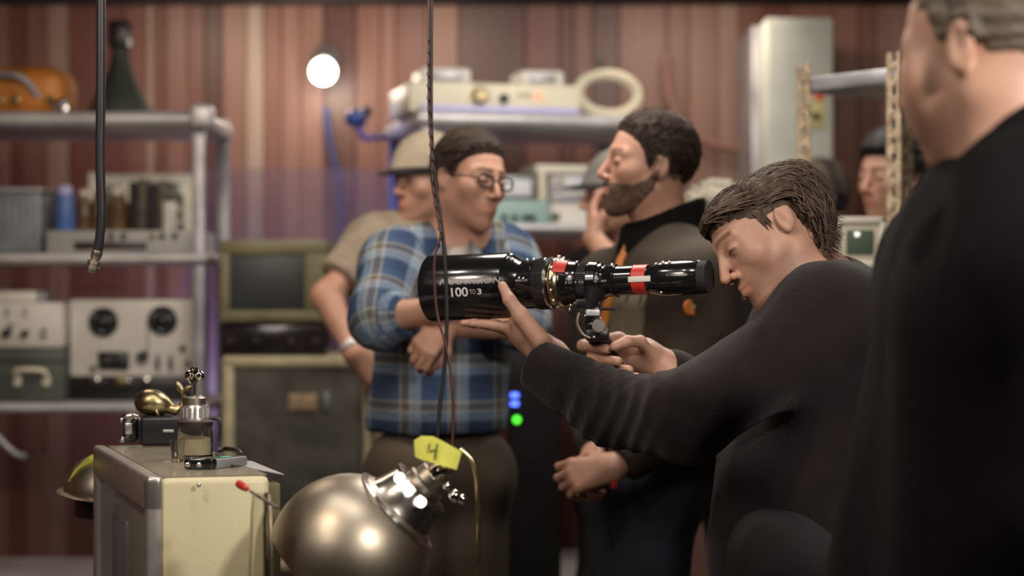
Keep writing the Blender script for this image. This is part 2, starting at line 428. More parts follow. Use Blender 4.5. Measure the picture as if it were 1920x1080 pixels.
# ------------------------------------------------------------------ the human head, local frame: x forward, y left, z up
def head_sdf(p):
    q = p.copy(); q[:, 1] = np.abs(q[:, 1])
    d = d_ell(q, (-.012, 0, .038), (.099, .076, .088))
    d = smin(d, d_ell(q, (.026, 0, -.02), (.066, .060, .084)), .03)
    d = smin(d, d_cap(q, (-.008, .050, -.052), (.060, .016, -.098), .019, .016), .03)
    d = smin(d, np.linalg.norm(q-np.array([.076, 0, -.103]), axis=1)-.018, .022)
    d = smin(d, np.linalg.norm(q-np.array([.055, .043, -.020]), axis=1)-.023, .025)
    d = smin(d, d_cap(q, (.084, .010, .026), (.068, .045, .022), .0105, .009), .016)
    d = smax(d, -(np.linalg.norm(q-np.array([.104, .031, .001]), axis=1)-.017), .014)
    d = smin(d, d_ell(q, (.077, .031, .002), (.0145, .0155, .0115)), .005)
    d = smin(d, d_ell(q, (.072, 0, -.064), (.026, .030, .026)), .02)
    d = smin(d, d_cap(q, (.093, 0, .012), (.1135, 0, -.031), .0065, .0095), .011)
    d = smin(d, np.linalg.norm(q-np.array([.101, .0115, -.036]), axis=1)-.0078, .007)
    d = smax(d, -(d_cap(q, (.105, .0065, -.045), (.098, .0075, -.038), .0030, .003)), .003)
    d = smin(d, d_cap(q, (.0985, 0, -.0585), (.088, .021, -.0625), .0048, .003), .005)
    d = smin(d, d_cap(q, (.0965, 0, -.0705), (.087, .018, -.068), .0062, .004), .005)
    d = smax(d, -d_cap(q, (.106, 0, -.0642), (.090, .024, -.0652), .0022, .0015), .003)
    ra = rotm(0, -14, 0)
    er = d_ell(q, (-.012, .080, -.001), (.0175, .0065, .030), ra)
    er = smax(er, -d_ell(q, (-.007, .087, .002), (.010, .007, .018), ra), .004)
    er = smin(er, d_cap(q, (-.004, .074, .0), (-.004, .080, -.022), .008, .006), .008)
    d = smin(d, er, .006)
    return d
class Head:
    def __init__(s, pos, yaw, pitch=0, roll=0, sc=0.96, kz=1.0):
        s.t = np.asarray(pos, float); s.R = rotm(yaw, pitch, roll); s.s = sc; s.kz = kz
    def loc(s, P):
        q = ((P-s.t)@s.R)/s.s
        if s.kz != 1: q[:, 2] = np.where(q[:, 2] > .03, .03+(q[:, 2]-.03)/s.kz, q[:, 2])
        return q
    def wor(s, p):
        q = np.array(p, float)
        if s.kz != 1: q[..., 2] = np.where(q[..., 2] > .03, .03+(q[..., 2]-.03)*s.kz, q[..., 2])
        return (q*s.s)@s.R.T+s.t
    def prim(s, k=0.02): return Pr(lambda P: s.s*head_sdf(s.loc(P)), k)
def tint_for(head, V, stubble=0.0, lip=(1.0, .62, .60), brow=0.25, slit=0.22, stub_col=(.48, .46, .46)):
    q = head.loc(V); x, y, z = q[:, 0], np.abs(q[:, 1]), q[:, 2]
    T = np.ones((len(V), 3)); lip = tuple(.45+.55*c for c in lip)
    def app(mask, col):
        nonlocal T
        T = T*(1-mask[:, None])+T*np.array(col)*mask[:, None]
    ss = lambda v, a, b: np.clip((v-a)/(b-a), 0, 1)
    app(ss(x, .079, .085)*ss(-np.abs(z+.0645), -.014, -.010)*ss(-y, -.025, -.019), lip)
    bz = .030-((y-.028)/.03)**2*.006
    app(ss(x, .05, .06)*ss(-np.abs(z-bz), -.0065, -.003)*ss(-np.abs(y-.030), -.023, -.017), (brow, brow*.85, brow*.75))
    ez = .001-((y-.031)/.016)**2*.003
    app(ss(x, .07, .075)*ss(-np.abs(z-ez), -.0042, -.0018)*ss(-np.abs(y-.031), -.0165, -.012), (slit, slit*.8, slit*.7))
    app(ss(x, .095, .10)*ss(-np.abs(y-.0065), -.006, -.003)*ss(-np.abs(z+.046), -.005, -.002), (.25, .15, .12))
    app(ss(x, .085, .11)*ss(-np.abs(z+.03), -.03, -.01)*0.5, (1.0, .80, .76))
    if stubble:
        m = ss(-z, .035, .06)*ss(x, -.005, .02)*ss(.125-np.abs(z), 0, .01)
        m = m*(1-ss(-np.abs(z+.0645), -.014, -.010)*ss(-y, -.024, -.018)*ss(x, .08, .085))
        m2 = ss(-np.abs(y-.0), -.055, -.03)
        app(m*stubble, stub_col)
    far = np.linalg.norm(q, axis=1) > .17
    T[far] = 1
    return T
def set_tint(o, T):
    a = o.data.color_attributes.new('tint', 'FLOAT_COLOR', 'POINT')
    a.data.foreach_set('color', np.concatenate([T, np.ones((len(T), 1))], 1).astype(np.float32).ravel())
HL_SHORT = ([-.12, -.05, -.032, -.020, .004, .010, .026, .034, .05, .075, .10], [-.070, -.060, -.030, .035, .035, -.012, -.005, .040, .060, .074, .078])
HL_LONG = ([-.12, -.05, -.044, -.036, .002, .008, .020, .028, .05, .075, .10], [-.120, -.115, -.08, .030, .034, -.012, -.005, .034, .052, .068, .076])
def hair_prim(head, line, T, extra=None, back=0.0, streak=0.0015, sf=260, up=0.0, fringe=0.0):
    def f(P):
        q = head.loc(P); d = head_sdf(q)
        zl = np.interp(q[:, 0], line[0], line[1]); g = q[:, 2]-zl
        th = T+back*np.clip(-q[:, 0]/.1, 0, 1)+up*np.clip((q[:, 2]-.05)/.07, 0, 1)+fringe*np.clip((q[:, 0]-.02)/.06, 0, 1)
        th = th*np.clip(g/.022+.45, -0.8, 1)
        an = np.arctan2(q[:, 1], q[:, 2]+.02)
        st = streak*(np.sin(an*sf*.12+3*np.sin(q[:, 0]*30))+.6*np.sin(an*sf*.31+5*q[:, 0]*20))
        return head.s*(d-th+st)
    return Pr(f, 0.008)
def hand_chain(joints, radii, k=0.006):
    return [cap(joints[i], joints[i+1], radii[i], radii[i+1], k) for i in range(len(joints)-1)]
def hand_prims(wrist, xdir, back, thumb, curls=(35, 45, 30), spread=4, s=1.0, thumb_in=0.4):
    """generic hand: xdir along the palm, back = normal of the back of the hand, thumb = side the thumb leaves"""
    X = np.array(xdir, float); X /= np.linalg.norm(X)
    Z = np.array(back, float); Z -= X*(Z@X); Z /= np.linalg.norm(Z)
    Y = np.cross(Z, X)
    if Y@np.array(thumb, float) < 0: Y = -Y
    w = np.array(wrist, float); P = lambda a, b, c: w+s*(X*a+Y*b+Z*c)
    pr = []
    ks = [(.088, .030), (.092, .010), (.088, -.010), (.080, -.029)]
    ls = [(.042, .026, .020), (.046, .030, .021), (.042, .028, .020), (.033, .021, .018)]
    for i, ((kx, ky), L) in enumerate(zip(ks, ls)):
        pr.append(cap(P(0, ky*.45, 0), P(kx, ky, 0), .017*s, .0105*s, .016))
        c = P(kx, ky, 0); an = 0; sp = R(spread*(1.5-i))
        for j in range(3):
            an += R(curls[j]*(1+.08*i)); d = X*math.cos(an)*math.cos(sp)+Y*math.sin(sp)-Z*math.sin(an)
            n = c+s*L[j]*d; r0 = (.0098, .0088, .0080)[j]*s*(1, 1, .96, .88)[i]
            pr.append(cap(c, n, r0, r0*.9, .005)); c = n
    t0 = P(.018, .020, -.006); t1 = P(.048, .046, -.018*(1+thumb_in)); t2 = P(.076, .052-.02*thumb_in, -.030*(1+thumb_in)); t3 = P(.098, .050-.035*thumb_in, -.036*(1+thumb_in))
    pr += [cap(t0, t1, .017*s, .0125*s, .014), cap(t1, t2, .0115*s, .0105*s, .006), cap(t2, t3, .0105*s, .0088*s, .005)]
    return pr
def bounds(prims_pts, pad):
    a = np.array(prims_pts); return a.min(0)-pad, a.max(0)+pad
def sdf_obj(name, prims, lo, hi, h, m, parent=None, origin=None, disp=None, amp=0.0, rel=1, label=None):
    V, F = surf(prims, lo, hi, h, disp, amp)
    V = relax(V, F, rel, 0.5)
    o = link_mesh(name, V, F, M[m], parent, origin, True, label)
    return o, V
def locks(head, seeds, flow, steps, step, off0, off1, r, name, m, parent, jitter=.25, seed=1, pull=.35, ears=True):
    """hair locks traced over the head surface"""
    rs = np.random.RandomState(seed); p = seeds.copy(); n = len(p); path = []
    jit = rs.normal(size=(n, 3))*jitter; offa = rs.uniform(.55, 1.15, n)
    nrm = lambda v: v/(np.linalg.norm(v, axis=1)[:, None]+1e-9)
    for i in range(steps+1):
        g = np.zeros_like(p); e = .002; d0 = head_sdf(p)
        for a in range(3):
            q = p.copy(); q[:, a] += e; g[:, a] = (head_sdf(q)-d0)/e
        g = nrm(g); t = i/steps
        off = (off0(p) if callable(off0) else off0)*offa*(math.sin(math.pi*min(1, t*1.1+.12))**.6 if t < .9 else 1)+off1*t*t
        dd = d0-off; p = p-g*np.where(dd < 0, np.clip(dd, -.012, 0), np.clip(dd*pull, 0, .012))[:, None]
        path.append(head.wor(p))
        f = flow(p)+jit; f = f-g*(np.sum(f*g, 1))[:, None]
        p = p+nrm(f)*step
    ok = np.ones(n, bool)
    for a in path:
        l_ = head.loc(a); ok &= ~(ears & (np.abs(l_[:, 1]) > .055) & (l_[:, 0] > -.042) & (l_[:, 0] < .012) & (l_[:, 2] < .022))
    path = np.array(path)[:, ok]; n = int(ok.sum()); S = 5; vs = []; fs = []
    T = np.gradient(path, axis=0); T /= np.linalg.norm(T, axis=2)[..., None]+1e-9
    U = np.cross(T, head.R[:, 1][None, None]+0.01); U /= np.linalg.norm(U, axis=2)[..., None]+1e-9; Vv = np.cross(T, U)
    k = np.arange(S)*2*math.pi/S
    prof = np.array([r*math.sin(math.pi*min(1, .15+.85*(1-i/steps)))**.7 if i < steps else r*.15 for i in range(steps+1)])
    prof = np.array([r*(.6+.4*min(1, 4*i/steps))*(1-(i/steps)**3*.9) for i in range(steps+1)])
    rad = prof[:, None]*rs.uniform(.6, 1.2, n)[None]
    ring = path[:, :, None]+rad[..., None, None]*(np.cos(k)[None, None, :, None]*U[:, :, None]+np.sin(k)[None, None, :, None]*Vv[:, :, None])
    V = ring.transpose(1, 0, 2, 3).reshape(-1, 3)
    b = (np.arange(n)*(steps+1)*S)[:, None, None]; i = (np.arange(steps)*S)[None, :, None]; kk = np.arange(S)[None, None, :]; k2 = (kk+1) % S
    F = np.stack([b+i+kk, b+i+k2, b+i+S+k2, b+i+S+kk], -1).reshape(-1, 4)
    return V, F
def merge(a, b):
    return np.concatenate([a[0], b[0]]), np.concatenate([a[1], b[1]+len(a[0])])
# ================================================================== THE SETTING
def struct(name, mb, m, origin=(0, 0, 0)):
    o = mb.build(name, m, None, origin); o['kind'] = 'structure'; return o
def plank_mat():
    m = bpy.data.materials.new('reddish_planks'); m.use_nodes = True
    nt = m.node_tree; N = nt.nodes; L = nt.links; b = N['Principled BSDF']; b.inputs['Roughness'].default_value = 0.42
    at = N.new('ShaderNodeAttribute'); at.attribute_name = 'plank'
    r = N.new('ShaderNodeValToRGB'); e = r.color_ramp.elements
    e[0].position = 0; e[0].color = (0.070, 0.024, 0.020, 1); e[1].position = 1; e[1].color = (0.36, 0.27, 0.21, 1)
    for p, c in ((.25, (0.135, 0.046, 0.034)), (.5, (0.20, 0.088, 0.066)), (.75, (0.26, 0.140, 0.106))):
        x = e.new(p); x.color = (*c, 1)
    L.new(at.outputs['Fac'], r.inputs[0])
    tc = N.new('ShaderNodeTexCoord'); mp = N.new('ShaderNodeMapping'); mp.inputs['Scale'].default_value = (30, 30, 1.5)
    L.new(tc.outputs['Object'], mp.inputs[0])
    n = N.new('ShaderNodeTexNoise'); n.inputs['Scale'].default_value = 1.5; n.inputs['Detail'].default_value = 6; L.new(mp.outputs[0], n.inputs['Vector'])
    mx = N.new('ShaderNodeMix'); mx.data_type = 'RGBA'; mx.blend_type = 'MULTIPLY'; mx.inputs[0].default_value = 0.55
    L.new(r.outputs[0], mx.inputs[6]); cr = N.new('ShaderNodeValToRGB'); cr.color_ramp.elements[0].position = .3; cr.color_ramp.elements[0].color = (.55, .5, .5, 1); cr.color_ramp.elements[1].position = .7
    L.new(n.outputs[0], cr.inputs[0]); L.new(cr.outputs[0], mx.inputs[7]); L.new(mx.outputs[2], b.inputs['Base Color'])
    return m
M['planks'] = plank_mat()
WY = 7.0; ZC = 2.45
def plank_wall(name, p0, p1, inward, tones=None, wmin=.07, wmax=.15):
    """vertical boards of mixed width and tone between two floor points"""
    p0 = np.array(p0, float); p1 = np.array(p1, float); L = np.linalg.norm(p1-p0); d = (p1-p0)/L; inw = np.array(inward, float)
    mb = MB(rot=np.stack([d, -inw, np.array([0, 0, 1.])], 1), org=(*p0[:2], 0)); vals = []
    x = 0; rs = random.Random(5)
    cand = list(tones) if tones else []
    while x < L-.001:
        if cand: wd, t = cand.pop(0)
        else: wd = rs.uniform(wmin, wmax); t = rs.choice([.1, .3, .45, .6, .8, .5])
        e = min(L, x+wd); n0 = len(mb.v)
        seams = [0, rs.uniform(.7, 1.75), ZC]
        for a, c in zip(seams[:-1], seams[1:]):
            tt = min(1, max(0, t+(0 if a == 0 else rs.uniform(-.12, .16))))
            y = rs.uniform(-.004, .004); n1 = len(mb.v)
            mb.box((x+.001, -.02+y, a+.001), (e-.001, .02, c-.001), .003, seg=1); vals += [tt]*(len(mb.v)-n1)
        x = e
    o = mb.build(name, 'planks'); a = o.data.attributes.new('plank', 'FLOAT', 'POINT'); a.data.foreach_set('value', vals)
    o['kind'] = 'structure'; return o
def px_w(pxs):  # board edges read from the photograph -> widths along the back wall
    return [((b-a)/FP*WY, t) for (a, t), (b, _) in zip(pxs[:-1], pxs[1:])]
tone = px_w([(-250, .5), (-120, .3), (-40, .6), (20, .3), (52, .62), (90, .78), (130, .45), (235, .35), (275, .9), (290, .4), (312, .7), (352, .45), (385, .05),
             (418, .70), (463, .88), (495, .62), (530, .80), (565, .70), (608, .12), (668, .55), (715, .72), (742, .30), (800, .6), (860, .1), (985, .35), (1050, .1), (1075, .35), (1110, .15),
             (1160, .4), (1250, .55), (1290, .75), (1345, .68), (1385, .4), (1430, .3), (1480, .5), (1560, .5), (1607, .2), (1640, .45), (1720, .5), (1800, .3), (1950, .5)])
plank_wall('wall_back', ((-250-960)/FP*WY, WY, 0), (3.0, WY, 0), (0, -1, 0), tone)
plank_wall('wall_left', (-2.5, -1.2, 0), (-2.5, WY, 0), (1, 0, 0))
plank_wall('wall_right', (3.0, WY, 0), (3.0, -1.2, 0), (-1, 0, 0))
struct('wall_front', MB().box((-2.6, -1.3, 0), (3.1, -1.2, ZC)), 'black_matte')
struct('floor', MB().box((-2.6, -1.3, -.05), (3.1, WY+.1, 0)), mat('floor_concrete', (0.05, 0.045, 0.045), 0.5, 0, .4, 3, .2, 20))
struct('ceiling', MB().box((-2.6, -1.3, ZC), (3.1, WY+.1, ZC+.08)), mat('ceiling_black', (0.02, 0.018, 0.018), 0.8, 0, .4, 3))
# ================================================================== RACKS AND WHAT STANDS ON THEM
def rack(name, label, A, ux, uy, width, depth, levels, topz, posts=('steel_post',)*4, board='steel_shelf', legr=.019):
    """shelving unit; A front-left corner, ux along the front, uy to the back; levels = [(z_top, thickness)]"""
    A = np.array([*A, 0.]); ux = np.array([*ux, 0.]); uy = np.array([*uy, 0.])
    t = thing(name, label, 'shelving unit', A)
    rot = np.stack([ux, uy, [0, 0, 1.]], 1)
    for i, (a, c) in enumerate(((0, 0), (width, 0), (0, depth), (width, depth))):
        MB(rot, A).box((a-legr, c-legr, 0), (a+legr, c+legr, topz-.004), .004).build('post', posts[i], t)
    for z, th in levels:
        m = MB(rot, A).box((-.03, -.03, z-th), (width+.03, depth+.03, z), .012, seg=3)
        m.cyl((-.032, -.028, z-th*.5), (width+.032, -.028, z-th*.5), th*.42)
        m.build('shelf_board', board, t)
    return t, rot, A
# left rack
lr, lrot, lA = rack('shelving_unit', 'grey metal shelving unit at the left loaded with recorders and cans', (-2.0, 5.62), (1, 0), (0, 1), 1.03, .48,
                    [(1.905, .05), (1.468, .035), (1.005, .03), (.45, .03)], 1.93)
MB().box((-.035, -.05, 1.87), (.035, .03, 1.93), .015, seg=3).ball((0, -.02, 1.935), .03)
c = MB(org=(-.955, 5.6, 0)); c.box((-.035, -.05, 1.85), (.035, .03, 1.925), .018, seg=3); c.build('corner_cap', 'steel_shelf', lr, label='rounded pale corner cap')
for x0 in (-1.5, -1.02):
    c = MB(); c.tube([(x0-.17, 5.60, .99), (x0-.05, 5.60, .86), (x0, 5.60, .84)], .011); c.build('brace', 'steel_post', lr, label='diagonal brace under the work shelf')
Z1, Z2, Z3 = 1.905, 1.468, 1.005
# on top of the left rack
t = thing('machine_housing', 'orange plastic machine housing lying on the top shelf at far left', 'machine', (-1.55, 5.85, Z1))
MB().box((-1.74, 5.74, Z1), (-1.425, 5.98, Z1+.16), .05, seg=5).build('housing', 'orange', t)
c = MB(); c.tube([(-1.69, 5.745, Z1+.06), (-1.65, 5.71, Z1+.12), (-1.55, 5.71, Z1+.12), (-1.50, 5.745, Z1+.06)], .011); c.build('handle', 'steel_post', t)
for x in (-1.62, -1.57, -1.46): MB().cyl((x, 5.745, Z1+.05), (x, 5.725, Z1+.05), .014, bev=.004).build('bolt', 'gold_ring', t)
MB().box((-1.43, 5.70, Z1), (-1.395, 5.75, Z1+.035), .008).cyl((-1.44, 5.72, Z1+.03), (-1.40, 5.72, Z1+.05), .015).build('fitting', 'silver', t)
t = thing('horn', 'dark green funnel-shaped horn on the top shelf behind the hanging hose', 'horn', (-1.285, 5.94, Z1))
prof = [(0, .112), (.012, .116), (.03, .108), (.07, .085), (.12, .06), (.18, .035), (.25, .026)]
MB().lathe(prof, (-1.285, 5.95, Z1), (0, 0, 1)).build('bell', 'dark_green', t)
MB().box((-1.32, 5.91, Z1+.24), (-1.25, 5.99, Z1+.33), .012).build('driver', 'black_plastic', t)
# second shelf
t = thing('galvanised_crate', 'blue-grey ribbed metal bin at the far left end of the middle shelf', 'bin', (-1.60, 5.82, Z2))
m = MB().box((-1.73, 5.68, Z2), (-1.475, 5.98, Z2+.20), .015)
for i in range(11): m.cyl((-1.72+.023*i, 5.678, Z2+.012), (-1.72+.023*i, 5.678, Z2+.185), .006, seg=8)
m.build('body', 'galv', t); MB().box((-1.74, 5.67, Z2+.19), (-1.467, 5.99, Z2+.207), .006).build('rim', 'steel_post', t)
t = thing('patch_panel', 'flat grey electronic chassis lying on the middle shelf under the cans', 'electronics', (-1.13, 5.82, Z2))
MB().box((-1.455, 5.66, Z2), (-.985, 6.02, Z2+.072), .006).build('body', 'grey_panel', t)
MB().box((-1.365, 5.652, Z2+.012), (-1.14, 5.662, Z2+.036), .002).build('slot', 'amp_dark', t)
for i, (x, mm) in enumerate(((-1.25, 'black_plastic'), (-1.21, 'black_plastic'), (-1.12, 'brass'), (-1.09, 'black_plastic'), (-1.05, 'black_plastic'))):
    MB().cyl((x, 5.664, Z2+.055), (x, 5.645, Z2+.055), .009, bev=.002).build('knob', mm, t)
ZP = Z2+.072
t = thing('storage_box', 'cream box with an open lid standing behind the cans on the middle shelf', 'box', (-1.20, 5.97, ZP))
MB().box((-1.385, 5.925, ZP), (-1.365, 5.99, ZP+.20), .003).box((-1.37, 5.96, ZP), (-1.04, 5.99, ZP+.195), .003).build('body', 'paper_white', t)
MB().box((-1.345, 5.952, ZP+.10), (-1.29, 5.962, ZP+.16), .002).build('printed_panel', 'galv', t); MB().box((-1.14, 5.952, ZP+.10), (-1.09, 5.962, ZP+.165), .002).build('printed_panel', 'galv', t)
t = thing('spray_can', 'blue spray can with a pale cap on the chassis of the middle shelf', 'can', (-1.385, 5.74, ZP))
x = W(122, 400, 5.74)[0]
MB().lathe([(0, .030), (.004, .032), (.10, .032), (.115, .026)], (x, 5.74, ZP)).build('body', 'blue_can', t)
MB().lathe([(.115, .024), (.14, .023), (.145, .018)], (x, 5.74, ZP)).build('cap', 'lavender', t)
for i, (px, r_, h_, mm, lab) in enumerate(((158, .024, .11, 'brown_glass', 'narrow brown bottle right beside the blue spray can'),
                                           (186, .026, .125, 'brown_glass', 'brown glass bottle directly behind the hanging hose'),
                                           (221, .036, .115, 'brown_glass', 'wide amber jar on the middle shelf beside the dark books'))):
    x = W(px, 0, 5.76)[0]
    t = thing('bottle' if i < 2 else 'jar', lab, 'bottle' if i < 2 else 'jar', (x, 5.76, ZP), 'bottles on the middle shelf')
    MB().lathe([(0, r_-.003), (.004, r_), (h_*.75, r_), (h_*.88, r_*.6), (h_, r_*.6)], (x, 5.76, ZP)).build('body', mm, t)
    MB().cyl((x, 5.76, ZP+h_), (x, 5.76, ZP+h_+.022), r_*.66, bev=.003).build('lid', 'cream', t)
px = 247
for i, (wd, hh, dy, mm, lab) in enumerate(((15, .155, .0, 'black_matte', 'tall black ledger, leftmost of the row beside the amber jar'),
                                       (17, .165, .01, 'book_dark', 'mottled dark ledger, second from the left in its row'),
                                       (20, .150, .004, 'black_matte', 'black ledger in the middle of the row on the shelf'),
                                       (17, .160, .008, 'book_dark', 'mottled grey-brown ledger, second from the right in its row'),
                                       (14, .125, .0, 'book_dark', 'short dark ledger next to the white mug'))):
    x0 = W(px, 0, 5.76)[0]; x1 = W(px+wd-1, 0, 5.76)[0]; px += wd
    t = thing('ledger', lab, 'book', ((x0+x1)/2, 5.8, ZP), 'ledgers on the middle shelf')
    cv = MB().box((x0, 5.72+dy, ZP), (x1, 5.90, ZP+hh), .003).build('cover', mm, t)
    MB().box((x0+.003, 5.73+dy, ZP+hh-.006), (x1-.003, 5.896, ZP+hh+.002), .001).build('page_block', 'paper_white', t)
t = thing('mug', 'white enamel mug at the right end of the middle shelf', 'mug', (-1.095, 5.74, ZP))
x = W(318, 0, 5.74)[0]
MB().lathe([(0, .020), (.003, .022), (.092, .024), (.092, .021), (.01, .019)], (x, 5.74, ZP)).build('cup', 'white_panel', t)
c = MB(); c.tube([(x+.02, 5.74, ZP+.075), (x+.042, 5.74, ZP+.065), (x+.042, 5.74, ZP+.035), (x+.02, 5.74, ZP+.025)], .004); c.build('handle', 'white_panel', t)
# third shelf: case, instrument, tape recorder
t = thing('equipment_case', 'grey-green carrying case with a pale handle at the left on the lower shelf', 'case', (-1.5, 5.8, Z3))
x0 = W(-30, 0, 5.62)[0]; x1 = W(118, 0, 5.62)[0]; zt = W(0, 652, 5.62)[2]
MB().box((x0, 5.62, Z3), (x1, 5.96, zt), .012, seg=3).build('body', 'green_case', t)
MB().box((x0-.003, 5.617, zt-.045), (x1+.003, 5.963, zt-.038), .002).build('lid_seam', 'black_plastic', t)
c = MB(); hx = W(30, 0, 5.6)[0]; hx2 = W(84, 0, 5.6)[0]; hz = W(0, 712, 5.6)[2]
c.tube([(hx, 5.615, hz), (hx+.003, 5.59, hz+.028), (hx2-.003, 5.59, hz+.028), (hx2, 5.615, hz)], .0075, smooth=5)
c.box((hx-.012, 5.61, hz-.02), (hx+.012, 5.622, hz+.012), .003); c.box((hx2-.012, 5.61, hz-.02), (hx2+.012, 5.622, hz+.012), .003)
c.build('handle', 'cream', t)
t = thing('signal_generator', 'white instrument with two dark dials on top of the grey-green case', 'instrument', (-1.5, 5.8, zt))
zi = W(0, 567, 5.64)[2]; x1i = W(115, 0, 5.64)[0]
MB().box((x0, 5.64, zt), (x1i, 5.94, zi), .008).build('body', 'white_panel', t)
for px_, py_, r_ in ((14, 624, .015), (48, 625, .012), (84, 618, .006), (84, 630, .006), (22, 610, .006)):
    p = W(px_, py_, 5.64); MB().cyl((p[0], 5.64, p[2]), (p[0], 5.615, p[2]), r_, r_*.85, bev=.003).build('knob', 'black_plastic', t)
for px_ in (14, 48): p = W(px_, 586, 5.638); MB().box((p[0]-.003, 5.634, p[2]-.015), (p[0]+.003, 5.641, p[2]+.015)).build('scale_mark', 'galv', t)
t = thing('small_instrument', 'flat white unit lying on top of the white dial instrument', 'instrument', (-1.56, 5.8, zi))
MB().box((x0, 5.68, zi), (W(68, 0, 5.68)[0], 5.9, zi+.035), .008).build('body', 'white_panel', t)
MB().cyl((W(78, 0, 5.7)[0], 5.72, zi), (W(78, 0, 5.7)[0], 5.72, zi+.03), .012).build('terminal', 'steel_post', t)
rx0, rz1 = W(131, 562, 5.70)[[0, 2]]; rx1 = W(364, 0, 5.70)[0]; rz0 = W(0, 706, 5.70)[2]
t = thing('reel_tape_recorder', 'upright reel-to-reel tape recorder with two black hubs on the lower shelf', 'tape recorder', ((rx0+rx1)/2, 5.8, Z3))
MB().box((rx0, 5.70, rz0), (rx1, 5.90, rz1), .006).build('deck_plate', 'white_panel', t)
MB().box((rx0-.006, 5.70, Z3), (rx1+.006, 5.93, rz0), .006).box((rx0-.006, 5.902, rz0), (rx1+.006, 5.93, rz1), .006).build('cabinet', 'black_plastic', t)
for px_, py_ in ((194, 604), (305, 601)):
    p = W(px_, py_, 5.7); r_ = .047
    h = MB().lathe([(0, r_), (.006, r_), (.012, r_-.006), (.012, r_*.5), (.020, r_*.45), (.024, r_*.3), (.03, .006)], (p[0], 5.70, p[2]), (0, -1, 0)); h = h.build('reel_hub', 'black_plastic', t)
    for k in range(3):
        a = k*2.094+.4; MB().box((-.004, -.001, -.012), (.004, .001, .012), .001, rot=None)
        q = (p[0]+.03*math.cos(a), 5.684, p[2]+.03*math.sin(a)); MB().cyl(q, (q[0], 5.69, q[2]), .005).build('hub_slot', 'steel_post', h)
p = W(213, 676, 5.695)
hc = MB().box((p[0]-.048, 5.688, p[2]-.028), (p[0]+.048, 5.702, p[2]+.028), .003).build('meter_panel', 'black_plastic', t)
for dx in (-.024, .024): MB().box((p[0]+dx-.018, 5.684, p[2]-.016), (p[0]+dx+.018, 5.690, p[2]+.012), .002).build('level_meter', 'dark_screen', hc)
for px_, py_ in ((296, 680), (321, 680)):
    q = W(px_, py_, 5.695); ss_ = MB().box((q[0]-.006, 5.690, q[2]-.028), (q[0]+.006, 5.703, q[2]+.028), .002).build('slider_slot', 'galv', t)
    MB().box((q[0]-.007, 5.680, q[2]-.006), (q[0]+.007, 5.694, q[2]+.006), .002).build('slider_knob', 'black_plastic', ss_)
for px_, py_ in ((342, 652), (352, 680), (176, 690)):
    q = W(px_, py_, 5.695); MB().cyl((q[0], 5.70, q[2]), (q[0], 5.68, q[2]), .009, bev=.002).build('knob', 'silver', t)
c = MB(); q = W(276, 600, 5.69); q2 = W(276, 670, 5.69); c.box((q[0]-.002, 5.693, q2[2]), (q[0]+.002, 5.700, q[2]), .001); c.build('guide', 'galv', t)
q = W(268, 668, 5.69); MB().lathe([(0, .02), (.02, .02), (.03, .012)], (q[0], 5.70, q[2]), (0, -1, 0)).build('capstan', 'silver', t)
for px_, py_, r_, mm in ((180, 716, .017, 'chrome'), (226, 715, .018, 'brass'), (240, 716, .012, 'chrome'), (274, 716, .017, 'chrome')):
    q = W(px_, py_, 5.69); MB().lathe([(0, r_), (.012, r_), (.02, r_*.8), (.022, .003)], (q[0], 5.70, q[2]), (0, -1, 0)).build('control_knob', mm, t)
# ------------------------------------------------------------------ monitor on the amplifiers
D = 5.5
ax0, ax1 = W(415, 0, D)[0], W(703, 0, D)[0]; az1 = W(0, 668, D)[2]
t = thing('flight_case', 'dark flight case standing on the floor under the grey speaker cabinet', 'case', ((ax0+ax1)/2, 5.7, 0))
MB().box((ax0, D, 0), (ax1, D+.36, .50), .012).build('body', 'black_matte', t)
MB().box((ax0-.003, D-.004, .36), (ax1+.003, D+.364, .375), .003).build('lid_seam', 'steel_post', t)
t = thing('speaker_cabinet', 'large grey-grilled speaker cabinet with a cream edge left of the plaid shirt', 'speaker', ((ax0+ax1)/2, 5.7, .5))
m = MB(); fw = .038
m.box((ax0, D, az1-fw), (ax1, D+.34, az1), .014, seg=3).box((ax0, D, .5), (ax1, D+.34, .5+fw), .014).box((ax0, D, .5), (ax0+fw, D+.34, az1), .014).box((ax1-fw, D, .5), (ax1, D+.34, az1), .014)
m.box((ax0+.01, D+.30, .51), (ax1-.01, D+.335, az1-.01)); m.build('cabinet', 'tolex_cream', t)
MB().box((ax0+fw-.002, D+.012, .5+fw-.002), (ax1-fw+.002, D+.03, az1-fw+.002), .004).build('grille_cloth', 'grille', t)
q0, q1 = W(540, 738, D), W(594, 770, D); MB().box((q0[0], D+.005, q1[2]), (q1[0], D+.014, q0[2]), .002).build('name_plate', 'tan_label', t)
q0, q1 = W(605, 735, D), W(618, 772, D); MB().box((q0[0], D+.007, q1[2]), (q1[0], D+.014, q0[2]), .002).build('name_plate', 'galv', t)
hz0 = az1; hz1 = W(0, 607, D)[2]; hx0, hx1 = W(410, 0, D)[0], W(612, 0, D)[0]
t = thing('amplifier_head', 'dark maroon amplifier head between the monitor and the speaker cabinet', 'amplifier', ((hx0+hx1)/2, 5.65, hz0))
MB().box((hx0, D+.02, hz0), (hx1, D+.30, hz1), .008, seg=3).build('housing', mat('lacquered_black', (.02, .015, .02), .18, coat=.5), t)
for k, px_ in enumerate((430, 478, 545, 590)):
    q = W(px_, 640, D); MB().cyl((q[0], D+.02, q[2]), (q[0], D+.003, q[2]), .013, .011, bev=.003).build('knob', 'amp_dark', t)
mx0, mx1 = W(411, 0, D)[0], W(612, 0, D)[0]; mz1 = W(0, 450, D)[2]; mz0 = hz1
